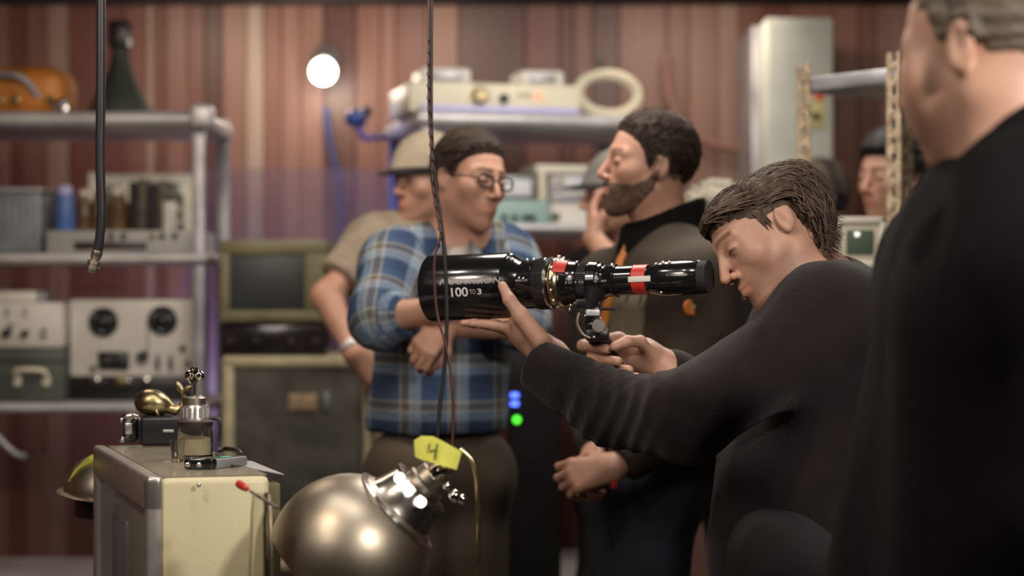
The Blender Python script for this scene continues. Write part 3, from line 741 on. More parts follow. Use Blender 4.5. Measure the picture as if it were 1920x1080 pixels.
t = thing('crt_monitor', 'old beige monitor with a dark switched-off screen left of the people', 'monitor', ((mx0+mx1)/2, 5.65, mz0))
m = MB(); s0, s1 = W(430, 478, D), W(570, 582, D)
m.box((mx0, D+.02, mz0), (mx1, D+.30, mz1), .012, seg=3); m.build('housing', 'olive_frame', t)
m = MB(); m.box((mx0, D, s0[2]), (mx1, D+.03, mz1), .008).box((mx0, D, mz0+.004), (mx1, D+.03, s1[2]), .008).box((mx0, D, s1[2]-.005), (s0[0], D+.03, s0[2]+.005), .006).box((s1[0], D, s1[2]-.005), (mx1, D+.03, s0[2]+.005), .006)
bz = m.build('bezel', 'olive_frame', t)
MB().box((s0[0]-.006, D+.008, s1[2]-.006), (s1[0]+.006, D+.024, s0[2]+.006), .012, seg=4).build('screen', 'dark_screen', bz)
# ------------------------------------------------------------------ wall things
t = thing('wall_lamp', 'glowing round bulb in a fitting high on the plank wall', 'lamp', W(606, 130, 6.8))
p = W(606, 134, 6.8); MB().ball(p, .048, 24).build('bulb', 'bulb', t)
MB().cyl(p+np.array([0, .03, .03]), p+np.array([0, .2, .09]), .03, .05).build('socket', 'steel_post', t)
point('bulb_light', tuple(p+np.array([0, -.12, -.03])), 7, (1, .86, .68), .05)
c = MB(); c.tube([W(610, 200, 6.93), W(618, 262, 6.93), W(632, 330, 6.93), W(640, 400, 6.93), W(634, 460, 6.93), (W(628, 0, 6.93)[0], 6.93, 1.1)], .012)
props(c.build('blue_cable', 'blue_plastic'), 'blue cable hanging down the wall above the dark monitor', 'cable')
# translucent sheet between the racks
g = MB().box((W(335, 0, 6.55)[0], 6.55, .3), (W(742, 0, 6.55)[0], 6.556, W(0, 316, 6.55)[2]), .001)
props(g.build('plastic_sheet', 'purple_film'), 'see-through violet plastic sheet standing in front of the plank wall', 'sheet')
# ------------------------------------------------------------------ right rack
a15 = R(14); ux = (math.cos(a15), math.sin(a15)); uy = (-math.sin(a15), math.cos(a15))
rr, rrot, rA = rack('shelving_unit', 'grey metal shelving unit behind the standing men with a blue-lit corner post', (-.28, 5.9), ux, uy, .78, .58,
                    [(1.935, .05), (1.572, .03), (1.0, .03), (.4, .03)], 1.95, posts=('steel_post', 'steel_post', 'blue_post', 'steel_post'))
T_ = lambda a, b, z: tuple(rrot@np.array([a, b, z])+rA)
zr = 1.935
t = thing('white_amplifier', 'cream rack amplifier with two knobs and a red light on top of the right shelving', 'amplifier', T_(.3, .2, zr))
MB(rrot, rA).box((-.055, .02, zr), (.53, .36, zr+.10), .01, seg=3).build('housing', 'cream', t)
MB(rrot, rA).box((-.02, .012, zr+.004), (.525, .022, zr+.024), .002).build('trim_stripe', 'lavender', t)
MB(rrot, rA).cyl((.185, .02, zr+.058), (.185, -.012, zr+.058), .030, .026, bev=.006).build('dial', 'brass', t, label='large brass-coloured dial')
MB(rrot, rA).cyl((.265, .02, zr+.05), (.265, -.008, zr+.05), .016, .013, bev=.004).build('knob', 'black_plastic', t, label='small black knob')
MB(rrot, rA).box((.31, .014, zr+.06), (.36, .021, zr+.068), .001).build('lettering_strip', 'tan_label', t)
MB(rrot, rA).cyl((.385, .02, zr+.062), (.385, .008, zr+.062), .009, bev=.003).build('indicator_light', 'led_red', t)
for i, (a0, a1, lab) in enumerate(((0.0, .17, 'square white adapter on the cream amplifier, left one of two'), (.34, .49, 'square white adapter on the cream amplifier, right one of two'))):
    t = thing('white_adapter', lab, 'adapter', T_((a0+a1)/2, .15, zr+.10), 'adapters on the cream amplifier')
    MB(rrot, rA).box((a0, .08, zr+.10), (a1, .24, zr+.155), .012, seg=3).build('body', 'white_panel', t)
    MB(rrot, rA).box((a0+.03, .072, zr+.112), (a1-.03, .082, zr+.14), .003).build('front_panel', 'steel_post', t)
t = thing('coiled_hose', 'cream ring of stiff hose leaning at the right of the cream amplifier', 'hose', T_(.62, .15, zr))
c = MB(rrot, rA); n = 28
c.tube([(.668+.115*math.cos(2*math.pi*k/n), .16+.03*math.cos(2*math.pi*k/n), zr+.089+.068*math.sin(2*math.pi*k/n)) for k in range(n)], .019, closed=True, smooth=2)
c.build('ring', 'cream', t)
MB(rrot, rA).cyl((.64, .16, zr+.15), (.64, .16, zr+.21), .012, .008).build('valve', 'black_plastic', t)
zs = 1.572
t = thing('test_meter', 'small instrument with a pale blank screen on top of the teal radio', 'instrument', T_(.25, .2, zs+.105))
def fr(px_, py_, yy):
    """local rack coordinates (a, z) of a pixel on the plane b=yy"""
    d = 5.9
    for _ in range(8):
        p = W(px_, py_, d); l = rrot.T@(p-rA); d -= (l[1]-yy)/uy[1]
    return l[0], p[2]
def rbx(x0_, y0_, x1_, y1_, b0, b1, bev=.004):
    a0, z1 = fr(x0_, y0_, b0); a1, z0 = fr(x1_, y1_, b0); return MB(rrot, rA).box((a0, b0, z0), (a1, b1, z1), bev)
t_r = thing('teal_radio', 'pale teal radio set with black knobs beside the plaid man, on the middle shelf', 'radio', T_(.2, .2, zs))
a0, z1 = fr(922, 374, .10); a1, _ = fr(1030, 0, .10)
MB(rrot, rA).box((a0, .10, zs), (a1, .32, z1), .006).build('housing', 'teal', t_r)
for px_ in (945, 965, 985, 998):
    a, z = fr(px_, 408, .10); MB(rrot, rA).cyl((a, .10, z), (a, .082, z), .011, .009, bev=.003).build('knob', 'black_plastic', t_r)
a, z = fr(1018, 350, .10); MB(rrot, rA).box((a-.012, .10, z1), (a+.012, .30, z+.06), .004).build('side_panel', 'cream', t_r)
m = MB(rrot, rA); b0, zz1 = fr(920, 328, .12); b1, _ = fr(1004, 0, .12); m.box((b0, .12, z1), (b1, .30, zz1), .006); m.build('housing', 'galv', t)
c0, cz1 = fr(928, 337, .115); c1, cz0 = fr(996, 368, .115); MB(rrot, rA).box((c0, .112, cz0), (c1, .122, cz1), .004).build('screen', 'pale_screen', t)
t = thing('oscilloscope', 'white stacked instrument with small grey panels right of the teal radio', 'instrument', T_(.45, .2, zs))
d0, dz1 = fr(1032, 325, .12); d1, _ = fr(1106, 0, .12)
MB(rrot, rA).box((d0, .12, zs), (d1, .34, dz1), .006).build('housing', 'white_panel', t)
d0, dz2 = fr(1006, 308, .10); MB(rrot, rA).box((d0, .10, dz1), (d1+.005, .34, dz2), .004).build('lid', 'paper_white', t)
rbx(1062, 330, 1098, 356, .11, .125).build('display', 'pale_screen', t); rbx(1034, 362, 1105, 380, .11, .125).build('dark_panel', 'steel_post', t)
rbx(1032, 333, 1058, 362, .11, .125).build('display', 'grey_panel', t)
rbx(1036, 400, 1050, 412, .10, .125).build('switch', 'black_plastic', t)
# blue lamp arm clamped to the rack
t = thing('clamp_fixture', 'blue ball-shaped fixture on a bent arm clamped to the blue post', 'fixture', W(735, 262, 6.3))
p = W(668, 222, 6.3); MB().ball(p, .040, 24, (1, 1, .85)).build('head', 'blue_plastic', t)
p2 = W(686, 210, 6.32); MB().ball(p2, .022, 18).build('back_cap', 'black_plastic', t)
c = MB(); c.tube([W(674, 236, 6.3), W(681, 258, 6.3), W(700, 258, 6.32), W(738, 258, 6.42)], .011); c.build('arm', 'blue_post', t)
# black equipment tower with status lights
t = thing('equipment_tower', 'tall black equipment tower with two blue lights and a green light', 'electronics', (.1, 5.2, 0))
e0, e1 = W(952, 0, 5.0)[0], W(1052, 0, 5.0)[0]; ez = W(0, 640, 5.0)[2]
MB().box((e0, 5.0, 0), (e1, 5.35, ez), .01).build('housing', 'black_plastic', t)
for py_ in (741, 757): q = W(965, py_, 5.0); MB().box((q[0]-.011, 4.996, q[2]-.0065), (q[0]+.011, 5.003, q[2]+.0065), .003).build('blue_light', 'led_blue', t)
q = W(969, 787, 5.0); MB().cyl((q[0], 5.003, q[2]), (q[0], 4.994, q[2]), .011, bev=.003).build('green_glow', 'led_green', t)
# cable along the wall, cabinet
c = MB(); c.tube([W(1250, 100, 6.9), W(1252, 165, 6.9), W(1268, 215, 6.9), W(1300, 252, 6.9), W(1345, 272, 6.9), W(1410, 285, 6.9)], .014)
props(c.build('wall_conduit', mat('conduit_brown', (.26, .13, .10), .5)), 'thin brown cable curving down the wall to the grey cabinet', 'cable')
t = thing('electrical_cabinet', 'tall pale grey-green electrical cabinet with a red sticker behind the angle-iron rack', 'cabinet', (1.05, 6.6, 0))
x0, x1 = W(1437, 0, 6.3)[0], W(1562, 0, 6.3)[0]
MB().box((x0, 6.3, 0), (x1, 6.9, 2.3), .006).build('body', 'cabinet_grey', t)
dr = MB().box((x0+.005, 6.285, .1), (x1-.006, 6.302, 2.27), .004).build('door', 'cabinet_grey', t)
q0, q1 = W(1528, 170, 6.28), W(1545, 188, 6.28); MB().box((q0[0], 6.280, q1[2]), (q1[0], 6.288, q0[2]), .001).build('red_sticker', 'red_sticker', dr)
q0, q1 = W(1512, 190, 6.28), W(1548, 240, 6.28); MB().box((q0[0], 6.280, q1[2]), (q1[0], 6.288, q0[2]), .001).build('yellow_label', 'yellow_label', dr)
q = W(1528, 218, 6.28); MB().cyl((q[0], 6.285, q[2]), (q[0], 6.26, q[2]), .012, bev=.003).build('switch_knob', 'black_plastic', dr)
MB().box((W(1410, 0, 6.5)[0], 6.5, 0), (W(1438, 0, 6.5)[0], 6.9, 2.3), .004).build('side_channel', 'steel_post', t)
# ------------------------------------------------------------------ slotted angle rack, right
PN = W(1690, 0, 4.36); PF = W(1494, 0, 4.62)
u = (PF-PN); u[2] = 0; Ls = np.linalg.norm(u); u /= Ls; v = np.array([-u[1], u[0], 0]); v = -v if v[0] < 0 else v
arot = np.stack([u, v, [0, 0, 1.]], 1); aA = np.array([PN[0], PN[1], 0.])
t = thing('angle_iron_rack', 'rusty slotted angle-iron rack at the right with the white screen on it', 'shelving unit', aA)
def angle_post(a, b, ru=1, rv=1, wd=.045):
    m = MB(arot, aA); ang = .003; z = 0
    # two perforated flanges: rails and bridges leave real slots
    for fl in (0, 1):
        def bx(s0, s1, z0, z1):
            if fl == 0: m.box((a+ru*s0, b, z0), (a+ru*s1, b+rv*ang, z1)) if True else None
            else: m.box((a, b+rv*s0, z0), (a+ru*ang, b+rv*s1, z1))
        bx(0, wd*.36, 0, 1.93); bx(wd*.64, wd, 0, 1.93)
        z = 0; k = 0
        while z < 1.93:
            bx(wd*.34, wd*.66, z, min(1.93, z+.022)); z += .046 if k % 2 == 0 else .036; k += 1
    return m
for a, b, ru, rv in ((0, 0, 1, 1), (Ls, 0, -1, 1), (0, .8, 1, -1), (Ls, .8, -1, -1)):
    angle_post(a, b, ru, rv).build('post', 'angle_iron', t)
mon_z = W(0, 502, 4.35)[2]
for z, dz, mm in ((1.893, .035, 'steel_post'), (mon_z, .03, 'cream'), (.5, .03, 'steel_shelf')):
    MB(arot, aA).box((.004, .004, z-dz), (Ls-.004, .796, z), .004).build('shelf_board', mm, t)
q0, q1 = W(1562, 406, 4.42), W(1664, 500, 4.42)
t = thing('white_monitor', 'small white-framed monitor on the angle-iron rack behind the bending man', 'monitor', ((q0[0]+q1[0])/2, 4.5, mon_z))
m = MB(); y0 = 4.42; zb = mon_z; fw = .018
m.box((q0[0], y0+.02, zb), (q1[0], y0+.20, q0[2]), .008).box((q0[0], y0, q0[2]-fw), (q1[0], y0+.03, q0[2]), .005).box((q0[0], y0, zb), (q0[0]+fw, y0+.03, q0[2]), .005).box((q1[0]-fw, y0, zb), (q1[0], y0+.03, q0[2]), .005).box((q0[0], y0, zb), (q1[0], y0+.03, zb+fw), .005)
m.build('housing', 'paper_white', t)
m = MB(); f2 = .014; i0, i1 = q0[0]+fw, q1[0]-fw
m.box((i0, y0+.006, zb+fw), (i1, y0+.03, q0[2]-fw), .004); ib = m.build('inner_bezel', 'cream', t)
MB().box((i0+f2, y0+.002, zb+fw+f2), (i1-f2, y0+.012, q0[2]-fw-f2), .006, seg=3).build('screen', 'greenish_screen', ib)
# ================================================================== FOREGROUND: cords, table, television, lamp
t = thing('hanging_hose', 'black rubber hose with a metal end fitting hanging at the left', 'hose', (W(188, 0, 2.9)[0], 2.9, ZC))
top = np.array([W(187, 0, 2.9)[0], 2.9, ZC])
c = MB(); c.tube([top, W(189, -100, 2.9), W(189, 140, 2.9), W(188, 300, 2.9), W(190, 400, 2.9), W(186, 455, 2.9), W(181, 476, 2.9)], .0078, seg=16); c.build('tube', 'rubber_hose', t)
ax = W(171, 512, 2.9)-W(183, 470, 2.9)
prof = [(0, .0085), (.004, .0092), (.006, .0085), (.012, .0085), (.013, .0072), (.016, .0072), (.017, .0105), (.022, .0108), (.0225, .0098), (.0255, .0098), (.026, .0112), (.031, .0112), (.0315, .0100), (.0365, .0096), (.037, .007), (.036, .005)]
MB().lathe(prof, W(183, 470, 2.9), ax, 28).build('end_fitting', 'worn_chrome', t)
t = thing('lamp_cord', 'pair of thin black cords hanging in front of the lens down to the chrome lamp', 'cord', (W(808, 0, 2.9)[0], 2.9, ZC))
DC = 2.86
c = MB(); c.tube([np.array([W(809, 0, DC)[0], DC, ZC]), W(808, 100, DC), W(809, 250, DC), W(817, 350, DC), W(830, 440, DC), W(836, 520, DC), W(838, 600, DC), W(834, 680, DC), W(826, 750, DC), W(820, 822, DC)], .0032, seg=10); c.build('cord', 'cord_black', t)
c = MB(); pts = [(804, 100), (804, 200), (809, 280), (812, 350), (824, 420), (826, 445), (816, 478), (814, 520), (820, 590), (834, 640), (845, 700), (850, 760), (848, 835)]
c.tube([np.array([W(804, 0, DC)[0], DC-.004, ZC])]+[W(a, b, DC-.004) for a, b in pts], .0021, seg=8); c.build('cord', 'cord_red', t, label='thinner reddish-brown cord')
c = MB(); n = 90; tw = []
for k in range(n):
    s = k/(n-1); y = 60+s*(470-60); x = np.interp(y, [60, 200, 280, 350, 420, 445, 470], [804, 804, 809, 812, 824, 826, 818])
    tw.append(W(x, y, DC-.004)+np.array([.0022*math.cos(k*1.3), .0022*math.sin(k*1.3), 0]))
c.tube(tw, .0016, seg=6, smooth=2); c.build('twisted_strand', 'cord_black', t)
# workbench
ZT = .72
t = thing('workbench', 'dark wooden workbench carrying the old television and chrome lamp', 'table', (-.5, 3.1, 0))
MB().box((-1.05, 2.45, ZT-.04), (.02, 3.75, ZT), .006).build('table_top', 'table_wood', t)
for x in (-1.0, -.05):
    for y in (2.5, 3.7): MB().box((x-.03, y-.03, 0), (x+.03, y+.03, ZT-.04), .004).build('leg', 'table_wood', t)
# television: near corner K, left (screen) face recedes, right side face nearly frontal
K = W(290, 897, 2.86); K2 = W(187, 829, 3.44); K3 = W(508, 893, 2.90)
ztv = 1.36-(897-540)/FP*2.86
eL = K2-K; eL[2] = 0; LL = np.linalg.norm(eL); eL /= LL
eR = K3-K; eR[2] = 0; LR = np.linalg.norm(eR); eR /= LR
Tm = np.stack([eR, eL, [0, 0, 1.]], 1); To = np.array([K[0], K[1], 0.])   # sheared frame would distort: make it square
eL2 = eL-eR*(eL@eR)*0.0
t = thing('old_television', 'cream boxy television with brushed trim carrying the brass whale and jar', 'television', (*(K[:2]+.1), ZT))
def tv(a, b, z): return To+eR*a+eL*b+np.array([0, 0, z])
def tvbox(mb, a0, a1, b0, b1, z0, z1, bev=.0):
    bm = bmesh.new(); bmesh.ops.create_cube(bm, size=1)
    for v_ in bm.verts:
        a = a0 if v_.co.x < 0 else a1; b = b0 if v_.co.y < 0 else b1; z = z0 if v_.co.z < 0 else z1
        v_.co = Vector(tv(a, b, z))
    if bev: bmesh.ops.bevel(bm, geom=bm.edges[:], offset=bev, segments=3, profile=.5, affect='EDGES')
    bm.verts.index_update(); mb.add([np.array(v_.co) for v_ in bm.verts], [[v_.index for v_ in f.verts] for f in bm.faces]); bm.free(); return mb
tvbox(MB(), .010, LR, .004, LL, ZT, ztv, .012).build('cabinet', 'cream_tv', t)
m = MB(); fw = .055
tvbox(m, -.012, .012, 0, LL+.004, ztv-fw, ztv+.002, .006); tvbox(m, -.012, .012, 0, LL+.004, ZT, ZT+fw, .006)
tvbox(m, -.012, .012, 0, .03, ZT, ztv, .006); tvbox(m, -.012, .012, LL-.03, LL+.004, ZT, ztv, .006); sf_ = m.build('screen_frame', 'brushed', t)
tvbox(MB(), -.002, .011, .028, LL-.028, ZT+fw-.003, ztv-fw+.003, .003).build('screen', mat('tv_glass', (.20, .21, .19), .15), sf_)
tvbox(MB(), -.0055, -.001, .26, .42, ZT+.03, ztv-.10, .002).build('screen_label', 'galv', t)
tvbox(MB(), .014, LR-.004, .012, LL-.008, ztv, ztv+.0015, 0).build('top_panel', mat('tv_top', (.30, .27, .20), .28, 0, .12, 6, coat=.4), t)
tvbox(MB(), LR-.004, LR+.03, .06, LL-.03, ZT+.02, ztv-.018, .004).build('back_cover', mat('tv_back', (.12, .10, .05), .6), t)
q = W(372, 905, 2.86); MB().ball(q+np.array([0, .004, -.004]), .004, 12).build('screw', 'brushed', t)
p = [tv(LR-.005, .10, ztv+.002), tv(LR+.035, .06, ztv-.004), tv(LR+.035, .30, ztv-.004), tv(LR-.03, .34, ztv+.003)]
m = MB(); m.add([x for x in p]+[x-np.array([0, 0, .0015]) for x in p], [[0, 1, 2, 3], [7, 6, 5, 4], [0, 4, 5, 1], [1, 5, 6, 2], [2, 6, 7, 3], [3, 7, 4, 0]])
props(m.build('loose_paper', 'grey_panel'), 'loose grey sheet of paper at the right rear edge of the television', 'paper')
ztop = ztv+.0018
def on_tv(px_, py_):
    d = (CZ-ztop)*FP/(py_-540); return W(px_, py_, d)
# leather camera case
q = on_tv(236, 838); q2 = on_tv(398, 842); yb = q[1]+.02
t = thing('leather_case', 'black leather camera case under the brass whale on the television', 'case', ((q[0]+q2[0])/2, yb, ztop))
k = yb; hw = (W(400, 0, k)[0]-W(228, 0, k)[0]); x0 = W(228, 0, k)[0]; hh = .056
rc = rotm(4); m = MB(rc, (x0, k, ztop)); m.box((.034, -.004, 0), (hw-.012, .075, hh), .007, seg=3).build('body', 'black_plastic', t)
MB(rc, (x0, k, ztop)).box((.002, .0, .006), (.028, .07, hh-.004), .006, seg=3).build('end_panel', 'black_gloss', t)
MB(rc, (x0, k, ztop)).box((.006, -.003, .022), (.020, .001, .044), .002).build('window', 'brushed', t)
c = MB(rc, (x0, k, ztop)); c.tube([(.0, .01, .05), (.004, -.004, .056), (.03, -.004, .058), (.034, .0, .05)], .003); c.ball((.0, .0, .050), .005); c.build('metal_fitting', 'chrome', t); MB(rc, (x0, k, ztop)).ball((.002, 0, .012), .006).build('corner_stud', 'chrome', t)
MB(rc, (x0, k, ztop)).box((.078, -.0055, .026), (.098, -.003, .031), .001).build('badge', 'steel_shelf', t)
c = MB(rc, (x0, k, ztop)); c.tube([(hw-.012, .02, .05), (hw+.006, .02, .048), (hw+.010, .02, .03), (hw+.008, .02, .006)], .004); c.build('strap', 'amp_dark', t)
# brass whale
zc = ztop+hh+.0005; yw = k+.030
t = thing('brass_whale', 'polished brass whale figurine with raised tail on the black case', 'figurine', (W(290, 0, yw)[0], yw, zc))
s = yw/FP; X = lambda a: (a-960)*s; Zz = lambda b: CZ-(b-540)*s
zoff = zc-Zz(792)
B_ = lambda a, b, y=0: np.array([X(a), yw+y, Zz(b)+zoff])
pr = [ell(B_(279, 768), (.0275, .024, .0235), k=.01), ell(B_(292, 768), (.027, .021, .019), rotm(0, 12, 0), k=.015), cap(B_(300, 772), B_(328, 783), .016, .0075, .012), cap(B_(328, 783), B_(342, 775), .0075, .0045, .008),
      cap(B_(342, 775), B_(345, 757), .0045, .0035, .005), ell(B_(338, 741, -.004), (.006, .0035, .014), rotm(0, -32, 0), k=.004), ell(B_(349, 744, .012), (.010, .0035, .006), rotm(0, -30, 25), k=.004), cap(B_(345, 757), B_(342, 747), .0035, .003, .003),
      ell(B_(298, 788, -.016), (.004, .008, .0085), rotm(20, -25, 0), k=.004), ell(B_(300, 788, .016), (.004, .008, .0085), rotm(-20, -25, 0), k=.004),
      Pr(lambda P: d_cap(P, B_(256, 783, -.0), B_(284, 782, -.026), .0012, .0012), .002, '-')]
c0, c1 = B_(230, 800), B_(370, 715); V, F = surf(pr, np.minimum(c0, c1)-np.array([0, .04, 0]), np.maximum(c0, c1)+np.array([0, .04, 0]), .0011)
V[:, 2] = np.maximum(V[:, 2], zc); link_mesh('body', V, F, M['brass'], t)
# grinder jar
q = on_tv(367, 858); yj = q[1]+.0
t = thing('glass_jar', 'glass jar with a ribbed metal collar and a chrome plunger on top', 'jar', (X(367), yj, ztop))
s = yj/FP; jx = X(366); jr = 33*s
Zj = lambda b: CZ-(b-540)*s
zb = ztop
MB().lathe([(0, jr*.92), (.003, jr), (Zj(812)-zb, jr), (Zj(803)-zb, jr*.93), (Zj(796)-zb, jr*.93), (Zj(796)-zb, jr*.86), (Zj(812)-zb, jr*.9), (.006, jr*.9), (.005, 0)], (jx, yj, zb), (0, 0, 1), 48).build('glass_body', 'glass', t)
MB().lathe([(.0065, 0), (.0065, jr*.86), (Zj(822)-zb, jr*.86), (Zj(822)-zb, 0)], (jx, yj, zb), (0, 0, 1), 40).build('contents', 'liquid', t)
MB().lathe([(Zj(800)-zb, jr*.96), (Zj(797)-zb, jr*1.0), (Zj(790)-zb, jr*1.0), (Zj(788)-zb, jr*.90)], (jx, yj, zb), (0, 0, 1), 48).build('rubber_seal', 'amp_dark', t)
m = MB(); r_ = 25*s; m.lathe([(Zj(790)-zb, r_*1.02), (Zj(784)-zb, r_*1.05), (Zj(781)-zb, r_), (Zj(762)-zb, r_), (Zj(759)-zb, r_*.94), (Zj(759)-zb, 0)], (jx, yj, zb), (0, 0, 1), 48)
for k_ in range(18):
    a = 2*math.pi*k_/18; cx, cy = jx+r_*math.cos(a), yj+r_*math.sin(a); m.cyl((cx, cy, Zj(782)), (cx, cy, Zj(764)), .0022, seg=8)
m.build('ribbed_collar', 'brushed', t)
MB().lathe([(0, 22*s), (.012, 22*s), (.014, 20*s), (.014, 4*s), (.016, 3*s)], (jx-.002, yj, Zj(759)), (0, 0, 1), 32).build('cap', 'worn_chrome', t)
MB().cyl((jx-.001, yj, Zj(755)), (jx-.001, yj, Zj(712)), .0026).build('rod', 'silver', t)
for sx in (-1, 1):
    MB().ball((jx-.001+sx*9.5*s, yj, Zj(704)), 9.5*s, 24, (1, 1, 1)).lathe([(0, .0), (.0001, 15*s), (.002, 16*s), (.003, 12*s)], (jx-.001+sx*3*s, yj, Zj(704)), (sx, .35, .1), 32).build('plunger_knob', 'chrome', t)
MB().ball((jx+10*s, yj-.004, Zj(746)), .0055).cyl((jx+10*s, yj-.004, Zj(746)), (jx+12*s, yj-.004, Zj(758)), .002).build('thumb_screw', 'steel_post', t)
# shot glass
q = on_tv(338, 862)
t = thing('shot_glass', 'small clear drinking glass at the left foot of the jar', 'glass', (q[0], q[1], ztop)); 
s = q[1]/FP; gr = 13*s; gh = 42*s; gx = W(334, 0, q[1]-.03)[0]
MB().lathe([(0, gr*.75), (.001, gr*.8), (gh, gr*1.12), (gh, gr*1.02), (.006, gr*.70), (.005, 0)], (gx, q[1]-.036, ztop), (0, 0, 1), 36).build('bowl', 'glass', t)
# flat device in front of the jar
q = on_tv(385, 872); rd = rotm(22)
t = thing('pocket_device', 'flat grey metal device with two silver studs in front of the jar', 'device', (q[0], q[1], ztop))
o_ = (W(341, 0, 2.96)[0], on_tv(341, 880)[1], ztop); wdt = .046; dpt = .085
m = MB(np.stack([[math.cos(R(-4)), math.sin(R(-4)), 0], [math.sin(R(35)), math.cos(R(35)), 0], [0, 0, 1.]], 1), o_); bd_ = m.box((0, 0, .0), (wdt, dpt, .016), .003).build('body', 'steel_post', t)
rr2 = m.rot
MB(rr2, o_).box((-.001, -.002, .0), (wdt+.001, .012, .018), .004).build('end_block', 'black_gloss', t)
for x in (.008, .027): MB(rr2, o_).ball((x, -.003, .008), .0045).build('stud', 'chrome', t)
MB(rr2, o_).box((.004, .014, .0155), (wdt-.004, dpt-.004, .0170), .001).build('display', 'greenish_screen', bd_)
MB(rr2, o_).box((.022, .050, .0168), (.036, .060, .0174), .0004).build('green_glow', 'reflection_teal', bd_)  # small glowing patch put in for a green reflection
t = thing('spectacles', 'thin dark spectacles lying beside the flat device', 'spectacles', on_tv(430, 866))
c = MB(); c.tube([on_tv(405, 856)+[0, 0, .004], on_tv(425, 868)+[0, 0, .004], on_tv(435, 876)+[0, 0, .003], on_tv(448, 877)+[0, 0, .003]], .002); c.build('temple', 'amp_dark', t)
c = MB(); c.tube([on_tv(408, 850)+[0, 0, .006], on_tv(425, 850)+[0, 0, .008], on_tv(446, 854)+[0, 0, .008], on_tv(452, 860)+[0, 0, .006]], .0045); c.build('frame', 'black_plastic', t)
# screwdriver in front
t = thing('screwdriver', 'screwdriver with a red handle pointing down right across the television side', 'screwdriver', W(470, 920, 2.70))
d0, d1 = W(446, 906, 2.70), W(478, 926, 2.66); ax = d1-d0
MB().lathe([(0, .003), (.002, .0058), (.010, .0065), (.022, .0052), (.028, .0042), (.030, .002)], d0, ax, 16).build('handle', 'red', t)
MB().cyl(d0+ax*.75, d0+ax*2.3, .0024).build('shaft', 'worn_chrome', t)
t = thing('glass_beaker', 'clear glass and chrome fitting holding the screwdriver by the chrome lamp', 'fitting', (W(488, 0, 2.66)[0], 2.66, ZT))
xb = W(490, 0, 2.66)[0]; zb_ = W(0, 925, 2.66)[2]
MB().lathe([(0, .022), (.004, .026), (zb_-ZT-.03, .016), (zb_-ZT, .013), (zb_-ZT, .011), (zb_-ZT-.03, .013), (.008, .022), (.007, 0)], (xb, 2.66, ZT), (0, 0, 1), 32).build('beaker', 'glass', t)
xk = W(520, 0, 2.66)[0]; MB().lathe([(0, .025), (.01, .022), (.17, .012), (.185, .016), (.195, .010), (.20, .004)], (xk, 2.68, ZT), (0, 0, 1), 32).build('pump', 'worn_chrome', t)
# helmet with yellow tape behind the television
t = thing('helmet', 'grey metal helmet with yellow tape hanging out behind the television at left', 'helmet', W(165, 925, 3.55))
cc = W(196, 926, 3.55); V = []; pr_ = [(.0, .0785), (.006, .080), (.03, .076), (.055, .060), (.072, .036), (.08, .010), (.081, .0)]
MB().lathe(pr_, cc, (.1, -.05, 1), 48).lathe([(-.004, .080), (.0, .092), (.004, .080)], cc, (.1, -.05, 1), 48).build('dome', 'worn_chrome', t)
c = MB(); pts = [W(128, 902, 3.50), W(140, 880, 3.50), W(158, 862, 3.50), W(180, 848, 3.50)]
th = np.array([0, 0.0, .013]); vs = []; 
for p_ in pts: vs += [p_, p_+np.array([.013, .01, -.010]), p_+np.array([.013, .04, -.010]), p_+np.array([0, .04, 0])]
fs = []
for i in range(3):
    for j in range(4): fs.append([i*4+j, i*4+(j+1) % 4, i*4+4+(j+1) % 4, i*4+4+j])
fs += [[0, 3, 2, 1], [12, 13, 14, 15]]
c.add(vs, fs); c.build('tape', 'fluo', t)
t = thing('side_stool', 'black stool behind the television holding up the taped helmet', 'stool', (cc[0], 3.55, 0))
t.location = (cc[0], 3.62, 0); ORG[t.name] = np.array([cc[0], 3.62, 0])
MB().cyl((cc[0], 3.56, cc[2]-.045), (cc[0], 3.56, cc[2]-.006), .06, bev=.004).cyl((cc[0], 3.56, ZT), (cc[0], 3.56, cc[2]-.045), .02).build('seat', 'black_plastic', t)
# chrome lamp
DL = 2.80; s = DL/FP; C0 = W(655, 1040, DL); axl = np.array([.73, -.06, .68]); axl /= np.linalg.norm(axl)
t = thing('chrome_lamp', 'chrome dome lamp with a yellow tag lying in the foreground', 'lamp', (C0[0], DL, ZT))
R0 = 152*s
pr_ = [(R0*math.cos(a), R0*math.sin(a)) for a in np.linspace(R(118), R(25), 26)]
MB().lathe(pr_, C0, axl, 96).build('dome', 'worn_chrome', t, label='round polished dome')
P_ = lambda tt, rad: (tt*s, rad*s)
MB().lathe([P_(118, 92), P_(124, 95), P_(130, 74), P_(138, 70), P_(150, 66), P_(166, 62), P_(180, 58), P_(182, 62), P_(187, 62), P_(189, 54), P_(189, 30)], C0, axl, 72).build('collar', mat('collar_satin', (.52, .49, .45), .24, 1), t)
MB().lathe([P_(187, 40), P_(200, 40), P_(203, 34), P_(222, 32), P_(225, 26), P_(240, 25), P_(243, 18), P_(262, 18), P_(263, 0)], C0, axl, 48).build('socket', 'worn_chrome', t)
q = C0+axl*232*s+np.array([0, -.03, -.02])
cax = np.array([.8, -.1, .6])
MB().lathe([(0, .009), (.002, .0105), (.022, .0105), (.026, .008), (.026, 0)], W(812, 893, 2.74), cax, 28).build('key', 'chrome', t)
MB().ball(W(852, 930, 2.74), .010, 20).ball(W(866, 936, 2.75), .008, 18).ball(W(838, 912, 2.73), .006).build('wing_nuts', 'chrome', t)
